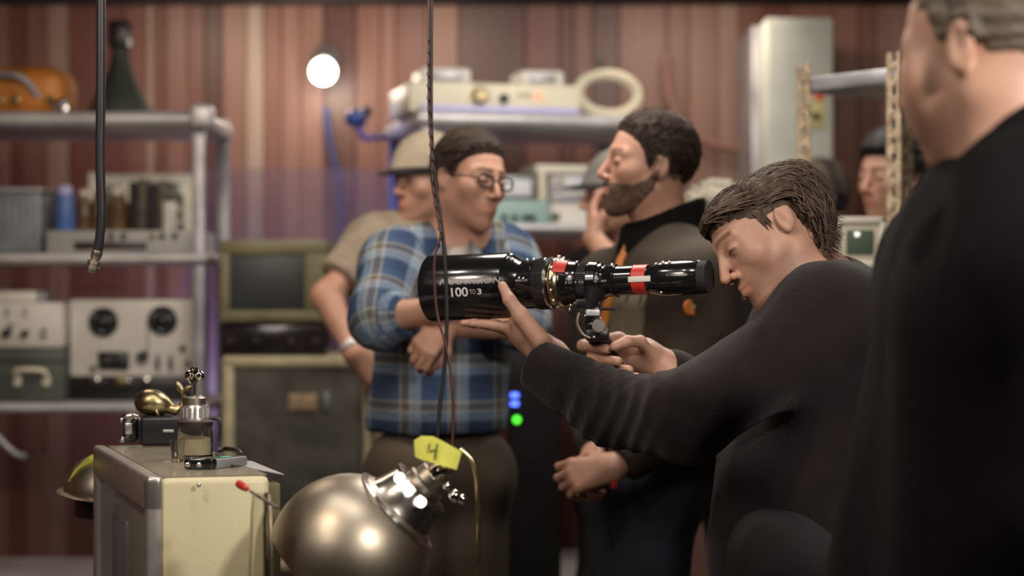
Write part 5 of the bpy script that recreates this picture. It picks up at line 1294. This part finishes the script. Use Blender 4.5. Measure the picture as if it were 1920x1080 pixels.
sdf_obj('undershirt', [ell(W(856, 508, 4.19), (.052, .045, .058)), cap(W(862, 480, 4.215), W(856, 530, 4.2), .045)], W(862, 482, 4.2)-.13, W(862, 482, 4.2)+.13, .006, 'tshirt_white', p2)
legs(hL2, hR2, g2L, g2R, (.5, -.85, 0), 'pants_brown', p2, r=(.090, .072, .062), shoe='amp_dark')
# glasses
def glasses(head, parent, m='black_plastic'):
    c = MB(head.R*head.s, head.t)
    for sy in (-1, 1):
        n = 24; se = lambda v_: math.copysign(abs(v_)**.6, v_); pts = [(.101-.10*abs(.031+.019*math.cos(2*math.pi*k/n)-.02)*.35, sy*(.032+.0235*se(math.cos(2*math.pi*k/n))), .001+.0150*se(math.sin(2*math.pi*k/n))) for k in range(n)]
        c.tube(pts, .0028, seg=6, closed=True, smooth=0)
        c.tube([(.093, sy*.053, .006), (.06, sy*.070, .008), (.0, sy*.080, .010), (-.02, sy*.080, .0)], .0018, seg=6)
    c.tube([(.1, -.010, .002), (.104, 0, .006), (.1, .010, .002)], .0018, seg=6)
    return c.build('glasses', m, parent)
glasses(H2, p2)
# watch-like sleeve buttons omitted: not visible

# ------------------------------------------------------------------ 3: man with the beige cap behind the plaid shirt
H3 = Head(W(800, 338, 4.95), 222, 4, 0, .95)
N3 = W(800, 425, 4.98); base3 = (W(800, 0, 5.0)[0], 5.0, 0)
s3, e3, w3 = W(705, 462, 4.92), W(612, 556, 4.82), W(664, 662, 4.72)
h3 = hand_prims(w3, W(706, 702, 4.74)-w3, (-.3, -.7, .5), (0, -.5, 1), (30, 45, 30))
s3b = W(885, 460, 5.1)
h3L, h3R = W(850, 900, 5.05), W(770, 900, 5.0); g3L, g3R = W(860, 0, 5.05), W(750, 0, 5.0)
pr = [H3.prim()]+neck(H3, N3)+[cap(s3, s3b, .07, k=.05), cap(W(800, 520, 5.0), W(800, 860, 5.0), .12, .11), cap(s3, e3, .045, .038, .03), cap(e3, w3, .041, .026, .02), cap(s3b, W(905, 640, 5.1), .042, .035), cap(W(905, 640, 5.1), W(880, 780, 5.05), .035, .026)]+h3+legs_skin(h3L, h3R, g3L, g3R)
p3 = body_obj('person in a beige cap with hand on hip behind the plaid shirt', pr, np.array([-.62, 4.5, .02]), np.array([.06, 5.4, 1.80]), .0055, 'skin_b', base3, H3, stub=.3)
simple_hair(H3, HL_SHORT, .006, 'hair_dark', p3, h=.0045)
slab(H3, .006, .017, lambda q: .030+.10*np.clip(-q[:, 0]-.02, 0, 1)-q[:, 2], 'cap_beige', p3, 'cap', h=.0045)
br = slab(H3, .006, .021, lambda q: np.maximum(.022-q[:, 2]-.0*q[:, 0], q[:, 2]-.038), 'black_matte', p3, 'cap_band', h=.004)
V_ = []; 
def brim(head, parent, m, y0=.03, L_=.075, z=.034):
    c = MB(head.R*head.s, head.t); vs = []; fs = []; n = 14
    for i in range(n+1):
        a = math.pi*(i/n-.5); cx, cy = .045, .0
        for (rx, ry, zz) in ((.050, .068, z), (.050+L_*math.cos(a)**.7 if math.cos(a) > 0 else .05, .068+.002, z-.012)):
            for dz in (0, .004): vs.append((cx+rx*max(0, math.cos(a)), cy+ry*math.sin(a), zz+dz-.12*(ry*math.sin(a))**2*8))
    for i in range(n):
        b = i*4; d_ = b+4; fs += [[b, b+2, d_+2, d_], [b+3, b+1, d_+1, d_+3], [b+2, b+3, d_+3, d_+2], [b+1, b, d_, d_+1]]
    c.add(vs, fs); return c.build('cap_brim', m, parent)
brim(H3, p3, 'black_matte')
ro3 = s3+(e3-s3)*.70
pr = [cap(s3, s3b, .092, .09, k=.05), cap(W(760, 520, 5.0), W(780, 850, 5.0), .135, .125, .06), cap(W(850, 520, 5.04), W(850, 850, 5.04), .13, .125, .06), cap(s3, ro3, .078, .068, .04), cut(ro3, e3-s3, .10), cap(s3b, W(905, 600, 5.1), .07, .06, .04),
      cap(W(790, 440, 4.98), W(820, 440, 5.0), .07, k=.05), Pr(lambda P: d_cap(P, H3.wor((-.018, 0, -.05)), N3, .062, .064), .01, '-')]
sdf_obj('tan_shirt', pr, (-.60, 4.6, .80), (.08, 5.45, 1.62), .008, 'tan_shirt', p3, disp=wrinkle(.007, 20, 8), amp=.014)
legs(h3L, h3R, g3L, g3R, (-.6, -.8, 0), 'pants_dark', p3)
ww = w3+(e3-w3)*.10; MB().lathe([(-.010, .029), (-.008, .032), (.008, .033), (.010, .030)], ww, e3-w3, 24).build('wristwatch', 'steel_shelf', p3)

# ------------------------------------------------------------------ 4: bearded man in the olive jacket
HL_4 = ([-.12, -.05, -.036, -.022, .002, .010, .022, .034, .05, .075, .10], [-.085, -.075, -.04, .030, .036, -.002, .004, .044, .064, .084, .090])
H4 = Head(W(1216, 312, 4.1), 191, -5, -2, .965)
N4 = W(1243, 448, 4.12); base4 = (W(1215, 0, 4.1)[0], 4.1, 0)
s4, e4, w4 = W(1306, 540, 3.96), W(1318, 770, 3.90), W(1150, 878, 3.82)
s4b, e4b, w4b = W(1150, 540, 4.28), W(1110, 740, 4.26), W(1112, 850, 3.98)
h4 = hand_prims(w4, W(1070, 893, 3.84)-w4, (-.1, -.9, .4), (-.3, -.2, 1), (35, 55, 30))+hand_prims(w4b, W(1078, 900, 3.90)-w4b, (-.7, .1, .2), (-.2, -1, .3), (30, 50, 35))
h4L, h4R = W(1230, 920, 4.02), W(1190, 920, 4.18); g4L, g4R = W(1250, 0, 4.0), W(1180, 0, 4.25)
pr = [H4.prim()]+neck(H4, N4, .062)+[cap(s4, s4b, .07, k=.05), cap(W(1235, 570, 4.12), W(1215, 880, 4.1), .12, .11, .05), cap(s4, e4, .045, .038, .03), cap(e4, w4, .040, .027, .02), cap(s4b, e4b, .045, .038, .03), cap(e4b, w4b, .038, .027, .02)]+h4+legs_skin(h4L, h4R, g4L, g4R)
p4 = body_obj('bearded person in an olive jacket facing left with clasped hands', pr, np.array([.05, 3.65, .02]), np.array([.56, 4.5, 1.82]), .0045, 'skin_b', base4, H4, stub=.0, brow=.45)
simple_hair(H4, HL_4, .004, 'hair_dark', p4, up=.007, back=.002, streak=.0007, sf=600); short_locks(H4, HL_4, 'hair_dark', p4, 1200, o0=.009, o1=.007, seed=8, fl=(-.5, .1, .3))
def breg(q):
    x, y, z = q[:, 0], np.abs(q[:, 1]), q[:, 2]
    top = np.interp(x, [-.01, .0, .02, .05, .075, .11], [-.0, -.01, -.032, -.050, -.046, -.046])
    g_ = np.maximum(z-top, -.004-x)
    lipz = np.maximum(np.maximum(np.abs(z+.0645)-.0085, y-.022), .08-x)
    g_ = np.maximum(g_, -lipz*1.0); g_ = np.maximum(g_, -.150-z)
    return np.maximum(g_, (-.118-.12*0-z)-.02)
def bdisp(P): return .0012*np.sin(P[:, 0]*900)*np.sin(P[:, 2]*800+P[:, 1]*500)
slab(H4, -.004, .0045, breg, 'beard_brown', p4, 'beard', h=.0035, disp=bdisp)
def fold4(P): return wrinkle(.010, 16, 21)(P)
pr = [cap(s4, s4b, .095, .095, k=.05), cap(W(1268, 478, 4.05), W(1205, 490, 4.2), .075, .06, .05), cap(W(1270, 600, 4.08), W(1250, 850, 4.06), .135, .135, .07), cap(W(1190, 600, 4.2), W(1185, 850, 4.16), .125, .125, .07),
      cap(s4, e4, .085, .075, .04), cap(e4, W(1162, 872, 3.83), .070, .046, .03), cut(W(1166, 871, 3.83), w4-e4, .07), cap(s4b, e4b, .08, .07, .04), cap(e4b, W(1112, 830, 4.0), .062, .045, .03),
      Pr(lambda P: d_cap(P, H4.wor((-.018, 0, -.05)), N4, .064, .068), .01, '-')]
sdf_obj('jacket', pr, (.0, 3.65, .90), (.62, 4.50, 1.56), .007, 'olive_cloth', p4, disp=fold4, amp=.018)
# collar standing round the neck, lapel stripe and light panel
nb = W(1244, 428, 4.13)
def collar(P):
    q = P-nb; r_ = np.sqrt((q[:, 0]/1.15)**2+(q[:, 1]/1.05)**2); ang = np.arctan2(q[:, 1], q[:, 0])
    top = .072*(.10+.90*np.cos(ang*.5)**2)  # higher at the nape
    return np.maximum(np.abs(r_-.078-.10*(-q[:, 2]).clip(0, .1))-.009, np.maximum(q[:, 2]-top, -.06-q[:, 2]))
sdf_obj('collar', [Pr(collar, .01)], nb-.17, nb+.17, .006, 'black_cloth', p4, disp=wrinkle(.004, 40, 2), amp=.006)
def strip(name, pts, wd, m, parent, th=.006, nrm=(0, -1, 0)):
    c = MB(); vs = []; fs = []; pts = [np.array(p, float) for p in pts]; nv = np.array(nrm, float)
    for i, p in enumerate(pts):
        d_ = pts[min(i+1, len(pts)-1)]-pts[max(i-1, 0)]; sd = np.cross(d_, nv); sd /= np.linalg.norm(sd)
        w_ = wd[i] if isinstance(wd, (list, tuple)) else wd
        vs += [p-sd*w_, p+sd*w_, p+sd*w_-nv*th, p-sd*w_-nv*th]
    for i in range(len(pts)-1):
        for j in range(4): fs.append([i*4+j, i*4+4+j, i*4+4+(j+1) % 4, i*4+(j+1) % 4])
    fs += [[0, 1, 2, 3], [len(pts)*4-1, len(pts)*4-2, len(pts)*4-3, len(pts)*4-4]]
    c.add(vs, fs); return c.build(name, m, parent)
def snap(o, target_prims, off=.004, n=18):
    pass
def front_depth(px_, py_, prims, disp=None, d0=3.6, d1=4.6):
    ds = np.linspace(d0, d1, 220); P = np.array([W(px_, py_, d) for d in ds]); v_ = combine(prims, P)
    if disp is not None: v_ = v_+disp(P)
    i = np.nonzero(v_ < 0)[0]; return ds[i[0]] if len(i) else None
def project(pxs, prims, disp=None, off=.006, d0=3.6, d1=4.6):
    out = []
    last = None
    for a, b in pxs:
        d = front_depth(a, b, prims, disp, d0, d1); d = last if d is None else d; last = d
        if d is not None: out.append(W(a, b, d-off))
    return out
jp = pr
def patch(name, poly_rows, m, parent, prims, disp, off=.004, n=8, d0=3.6, d1=4.6, th=.010):
    """cloth panel following the garment; rows of (y, x0, x1) in the photograph"""
    vs = []; fs = []; R_ = len(poly_rows)
    for (y, a, b) in poly_rows:
        for k in range(n+1):
            x = a+(b-a)*k/n; d = front_depth(x, y, prims, disp, d0, d1)
            vs.append([x, y, d])
    good = [v_[2] for v_ in vs if v_[2]]; md = sum(good)/len(good)
    P = [W(v_[0], v_[1], (v_[2] or md)-off) for v_ in vs]; Pb = [p+[0, th, 0] for p in P]; N_ = len(P)
    for i in range(R_-1):
        for k in range(n):
            a = i*(n+1)+k; q = [a, a+1, a+n+2, a+n+1]; fs.append(q[::-1]); fs.append([x+N_ for x in q])
    rim = [k for k in range(n+1)]+[i*(n+1)+n for i in range(1, R_)]+[(R_-1)*(n+1)+k for k in range(n-1, -1, -1)]+[i*(n+1) for i in range(R_-2, 0, -1)]
    for i in range(len(rim)):
        a, b = rim[i], rim[(i+1) % len(rim)]; fs.append([a, b, b+N_, a+N_])
    return link_mesh(name, P+Pb, fs, M[m], parent)
patch('chest_panel', [(545, 1146, 1214), (580, 1144, 1212), (615, 1142, 1210), (650, 1140, 1206), (700, 1138, 1200)], 'olive_light', p4, jp, fold4)
def zipline(pts, wd, name, m): 
    P = project(pts, jp, fold4, .010); return strip(name, P, wd, m, p4)
zipline([(1196, 440), (1180, 462), (1166, 490), (1160, 515), (1150, 545), (1140, 575), (1134, 610), (1128, 660), (1124, 720)], .012, 'zip_trim', 'orange_trim')
q = project([(1300, 575)], jp, fold4, .004)[0]; rb_ = MB().cyl(q, q+np.array([0, .012, 0]), .0205, bev=.004).build('round_badge', 'orange_trim', p4); MB().cyl(q-[0, .002, 0], q+np.array([0, .002, 0]), .005).build('badge_centre', 'tan_label', rb_)
legs(h4L, h4R, g4L, g4R, (-1, -.1, 0), 'jeans', p4)
q = W(1152, 905, 3.80); MB().box(q-[.006, .003, .012], q+[.006, .003, .012], .002).build('red_key_fob', 'red', p4)

# ------------------------------------------------------------------ 5: person with a cap and raised hand behind the bearded man
H5 = Head(W(1160, 366, 5.0), 196, 2, 0, .95)
N5 = W(1185, 462, 5.03); base5 = (W(1180, 0, 5.05)[0], 5.05, 0)
e5, w5 = W(1176, 520, 4.75), W(1112, 448, 4.84)
h5 = hand_prims(w5, W(1110, 405, 4.88)-w5, (-.9, -.1, 0), (.2, -1, .2), (20, 50, 40))
pr = [H5.prim()]+neck(H5, N5)+[cap(W(1120, 520, 5.1), W(1240, 520, 5.0), .075, k=.05), cap(W(1180, 560, 5.05), W(1180, 880, 5.05), .12, .11), cap(W(1240, 520, 5.0), e5, .04, .036), cap(e5, w5, .038, .027)]+h5+legs_skin(W(1210, 920, 5.0), W(1150, 920, 5.1), W(1220, 0, 5), W(1140, 0, 5.1))
p5 = body_obj('person in a grey cap resting chin on hand behind the bearded person', pr, np.array([.12, 4.6, .02]), np.array([.52, 5.3, 1.75]), .0058, 'skin_b', base5, H5, stub=.2)
slab(H5, .002, .014, lambda q: .028-q[:, 2]+.2*np.clip(-q[:, 0]-.03, 0, 1), 'cap_grey', p5, 'cap', h=.0045)
brim(H5, p5, 'black_matte')
simple_hair(H5, HL_SHORT, .005, 'hair_dark', p5, h=.0045)
pr = [cap(W(1105, 525, 5.12), W(1240, 525, 5.02), .092, .09, k=.05), cap(W(1172, 560, 5.06), W(1175, 880, 5.06), .14, .13, .05), cap(W(1215, 560, 5.06), W(1215, 880, 5.06), .14, .13, .05), cap(W(1240, 525, 5.0), e5, .065, .055), cap(e5, e5+(w5-e5)*.35, .055, .045), cut(e5+(w5-e5)*.3, w5-e5, .06),
      cap(W(1112, 530, 5.1), W(1120, 700, 5.08), .06, .055), Pr(lambda P: d_cap(P, H5.wor((-.018, 0, -.05)), N5, .062, .064), .01, '-')]
sdf_obj('dark_jumper', pr, (.0, 4.6, .80), (.62, 5.35, 1.56), .009, 'black_cloth', p5, disp=wrinkle(.007, 20, 9), amp=.012)
legs(W(1210, 920, 5.0), W(1150, 920, 5.1), W(1220, 0, 5), W(1140, 0, 5.1), (-1, 0, 0), 'pants_dark', p5)

# ------------------------------------------------------------------ 6: woman behind the angle-iron rack
H6 = Head(W(1674, 335, 5.08), 214, 2, 0, 1.0)
N6 = W(1708, 440, 5.15); base6 = (W(1705, 0, 5.22)[0], 5.4, 0)
lg6 = (W(1730, 900, 5.24), W(1690, 900, 5.20), W(1735, 0, 5.24), W(1685, 0, 5.20))
pr = [H6.prim()]+neck(H6, N6, .048)+[cap(W(1650, 480, 5.26), W(1765, 480, 5.20), .06, k=.05), cap(W(1710, 520, 5.22), W(1710, 860, 5.22), .10, .10), cap(W(1780, 490, 5.20), W(1800, 680, 5.1), .036, .03), cap(W(1800, 680, 5.1), W(1760, 800, 5.0), .03, .022), cap(W(1640, 490, 5.26), W(1630, 680, 5.22), .036, .03), cap(W(1630, 680, 5.22), W(1650, 800, 5.08), .03, .022)]
pr += hand_prims(W(1760, 800, 5.0), (-.3, 0, -1), (0, -1, 0), (-1, 0, 0))+hand_prims(W(1650, 800, 5.08), (.2, 0, -1), (0, -1, 0), (1, 0, 0))+legs_skin(*lg6)
p6 = body_obj('dark-haired person facing left, seen through the angle-iron rack', pr, np.array([.88, 4.80, .02]), np.array([1.46, 5.75, 1.80]), .0058, 'skin_b', base6, H6, lip=(1, .5, .5), brow=.3)
simple_hair(H6, ([-.12, -.05, -.036, -.022, .002, .010, .020, .028, .05, .075, .10], [-.16, -.14, -.10, .015, .030, -.010, .0, .040, .062, .072, .076]), .016, 'hair_black', p6, h=.0045, back=.030, up=.010)
pr = [cap(W(1650, 486, 5.26), W(1770, 486, 5.20), .072, k=.05), cap(W(1710, 540, 5.22), W(1710, 860, 5.22), .135, .13, .05), cap(W(1780, 490, 5.20), W(1800, 680, 5.1), .055, .045), cap(W(1640, 490, 5.26), W(1630, 680, 5.22), .055, .045)]
sdf_obj('grey_top', pr, (.90, 4.95, .75), (1.52, 5.8, 1.56), .009, 'grey_cloth', p6, disp=wrinkle(.006, 22, 12), amp=.012)
legs(*lg6, (-.5, -.8, 0), 'pants_dark', p6, r=(.085, .06, .05))

# ------------------------------------------------------------------ 7: person with headphones further back
H7 = Head(W(1536, 380, 5.9), 206, 6, 0, .95)
N7 = W(1562, 440, 5.92); base7 = (W(1575, 0, 5.95)[0], 5.95, 0)
lg7 = (W(1600, 860, 5.95), W(1560, 860, 5.98), W(1605, 0, 5.93), W(1555, 0, 5.98))
pr = [H7.prim()]+neck(H7, N7)+[cap(W(1520, 470, 6.0), W(1625, 470, 5.9), .07, k=.05), cap(W(1575, 500, 5.95), W(1575, 840, 5.95), .11, .10), cap(W(1630, 480, 5.9), W(1645, 640, 5.85), .04, .034), cap(W(1645, 640, 5.85), W(1610, 740, 5.72), .034, .026), cap(W(1515, 480, 6.0), W(1505, 640, 5.95), .04, .034), cap(W(1505, 640, 5.95), W(1535, 740, 5.75), .034, .026)]
pr += hand_prims(W(1610, 740, 5.72), (-.8, -.2, -.3), (0, -.6, .8), (-.3, -1, 0), (30, 40, 30))+hand_prims(W(1535, 740, 5.75), (.8, -.2, -.3), (0, -.6, .8), (.3, -1, 0), (30, 40, 30))+legs_skin(*lg7)
p7 = body_obj('person wearing black headphones far back by the electrical cabinet', pr, np.array([.86, 5.5, .02]), np.array([1.28, 6.2, 1.78]), .0065, 'skin_c', base7, H7)
simple_hair(H7, HL_SHORT, .012, 'hair_greybrown', p7, h=.005, up=.014, streak=.003)
hpn = MB(H7.R*H7.s, H7.t)
for sy in (-1, 1): hpn.cyl((-.008, sy*.078, 0), (-.008, sy*.112, 0), .042, .036, bev=.008)
hpn.tube([(-.008, .10*math.sin(a), .03+.118*math.cos(a)) for a in np.linspace(-1.35, 1.35, 13)], .009, seg=8)
hpn.build('headphones', 'black_plastic', p7)
pr = [cap(W(1520, 474, 6.0), W(1625, 474, 5.9), .088, k=.05), cap(W(1575, 520, 5.95), W(1575, 840, 5.95), .14, .13, .05), cap(W(1630, 480, 5.9), W(1645, 640, 5.85), .06, .05), cap(W(1645, 640, 5.85), W(1620, 715, 5.75), .05, .04), cap(W(1515, 480, 6.0), W(1505, 640, 5.95), .06, .05), cap(W(1505, 640, 5.95), W(1527, 715, 5.8), .05, .04)]
sdf_obj('dark_jacket', pr, (.80, 5.5, .75), (1.36, 6.25, 1.60), .010, 'black_cloth', p7, disp=wrinkle(.006, 22, 13), amp=.012)
legs(*lg7, (-.5, -.8, 0), 'pants_dark', p7)

# ------------------------------------------------------------------ 9: person with grey curls just behind the bending man
H9 = Head(W(1352, 450, 4.75), 60, 10, 0, .95)
N9 = W(1385, 540, 4.73); base9 = (W(1395, 0, 4.75)[0], 4.75, 0)
lg9 = (W(1380, 920, 4.8), W(1430, 920, 4.72), W(1375, 0, 4.82), W(1440, 0, 4.7))
pr = [H9.prim()]+neck(H9, N9)+[cap(W(1335, 590, 4.82), W(1450, 590, 4.72), .065, k=.05), cap(W(1395, 640, 4.75), W(1400, 900, 4.75), .11, .11), cap(W(1320, 600, 4.84), W(1310, 760, 4.86), .04, .034), cap(W(1310, 760, 4.86), W(1340, 860, 4.96), .034, .024), cap(W(1465, 600, 4.7), W(1480, 760, 4.72), .04, .034), cap(W(1480, 760, 4.72), W(1460, 860, 4.9), .034, .024)]
pr += hand_prims(W(1340, 860, 4.96), (.2, .2, -1), (0, -1, 0), (1, 0, 0))+hand_prims(W(1460, 860, 4.9), (-.2, .2, -1), (0, -1, 0), (-1, 0, 0))+legs_skin(*lg9)
p9 = body_obj('person with curly grey hair, back turned, behind the bending man', pr, np.array([.42, 4.4, .02]), np.array([.80, 5.15, 1.72]), .0062, 'skin_b', base9, H9)
def curls(P):
    q = H9.loc(P); d = head_sdf(q); zl = np.interp(q[:, 0], *HL_LONG); g_ = q[:, 2]-zl+.02
    th = (.030+.012*np.clip(-q[:, 0]/.1, 0, 1))*np.clip(g_/.03+.4, -.8, 1)
    lump = .007*np.sin(q[:, 0]*170+2*np.sin(q[:, 1]*90))*np.sin(q[:, 1]*180+2*np.sin(q[:, 2]*80))+.006*np.sin(q[:, 2]*160+3*np.sin(q[:, 0]*70))
    return H9.s*(d-th-lump)
sdf_obj('hair', [Pr(curls, .005)], H9.t-.22, H9.t+.22, .0045, 'hair_grey', p9)
pr = [cap(W(1335, 594, 4.82), W(1450, 594, 4.72), .08, k=.05), cap(W(1395, 650, 4.76), W(1400, 900, 4.76), .15, .14, .05), cap(W(1320, 600, 4.84), W(1310, 760, 4.86), .06, .05), cap(W(1310, 760, 4.86), W(1335, 840, 4.94), .05, .038), cap(W(1465, 600, 4.7), W(1480, 760, 4.72), .06, .05), cap(W(1480, 760, 4.72), W(1465, 840, 4.88), .05, .038)]
sdf_obj('dark_coat', pr, (.38, 4.4, .70), (.86, 5.2, 1.50), .010, 'black_cloth', p9, disp=wrinkle(.006, 22, 14), amp=.012)
legs(*lg9, (.5, .8, 0), 'pants_dark', p9)

# ------------------------------------------------------------------ 8: foreground man at the right, black jacket
H8 = Head(W(1853, 100, 2.15), 136, 9, 0, 1.06)
N8 = W(1905, 300, 2.12); base8 = (W(1880, 0, 2.2)[0], 2.2, 0)
s8, e8, w8 = W(1985, 520, 1.98), W(1990, 960, 1.98), W(1880, 1130, 2.12)
s8b, e8b, w8b = W(1785, 500, 2.40), W(1730, 900, 2.50), W(1690, 1110, 2.52)
lg8 = (np.array([.56, 2.12, .95]), np.array([.56, 2.32, .95]), (.62, 2.1), (.55, 2.4))
pr = [H8.prim(), ell(H8.wor((.058, .030, -.038)), (.034, .034, .050), k=.03)]+neck(H8, N8, .066)+[cap(s8, s8b, .08, k=.05), cap(W(1880, 560, 2.2), (.56, 2.22, 1.0), .13, .12), cap(s8, e8, .048, .04), cap(e8, w8, .038, .028), cap(s8b, e8b, .045, .038), cap(e8b, w8b, .036, .028)]
pr += hand_prims(w8, (-.3, .3, -1), (.2, -1, 0), (-1, 0, 0))+hand_prims(w8b, (-.2, .1, -1), (-.2, 1, 0), (-1, 0, 0))+legs_skin(*lg8)
p8 = body_obj('person in a black jacket, blurred in the right foreground, seen from behind', pr, np.array([.36, 1.85, .02]), np.array([.74, 2.70, 1.80]), .0045, 'skin_a', base8, H8, stub=.25, brow=.5)
simple_hair(H8, ([-.12, -.05, -.036, -.022, .002, .010, .020, .028, .05, .075, .10], [-.06, -.05, -.02, .035, .040, .015, .02, .050, .075, .092, .096]), .005, 'hair_greybrown', p8, h=.004)
pr = [cap(s8, s8b, .10, .095, k=.06), cap(W(1930, 620, 2.12), (.60, 2.14, .95), .16, .16, .08), cap(W(1865, 620, 2.30), (.565, 2.32, .95), .150, .150, .08), cap(W(1815, 700, 2.36), (.50, 2.36, .90), .095, .095, .06), cap(s8, e8, .085, .075, .05), cap(e8, W(1895, 1100, 2.10), .072, .05), cap(s8b, e8b, .08, .07, .05), cap(e8b, W(1695, 1080, 2.52), .066, .048),
      cap(W(1840, 420, 2.26), W(1930, 360, 2.06), .090, .085, .06), Pr(lambda P: d_cap(P, H8.wor((-.018, 0, -.05)), N8, .062, .066), .01, '-')]
sdf_obj('jacket', pr, (.30, 1.75, .70), (.86, 2.75, 1.60), .007, 'black_cloth', p8, disp=wrinkle(.008, 14, 15, (1, 1, .4)), amp=.014)
# high collar / hood behind the neck
nb8 = W(1890, 300, 2.12)
def hood(P):
    q = (P-nb8)@rotm(152, 18, 0); r_ = np.sqrt((q[:, 0]/1.1)**2+(q[:, 1]/1.0)**2)
    top = np.interp(q[:, 0], [-.15, -.08, 0, .06, .12], [.065, .055, .020, -.028, -.05])
    return np.maximum(np.abs(r_-.088-.45*(-q[:, 2]).clip(0, .2))-.013, np.maximum(q[:, 2]-top, -.10-q[:, 2]))
sdf_obj('hood', [Pr(hood, .01)], nb8-.24, nb8+.24, .006, 'black_cloth', p8, disp=wrinkle(.005, 30, 16), amp=.007, rel=2)
legs(*lg8, (-.8, .5, 0), 'pants_dark', p8)
bpy.context.view_layer.update()
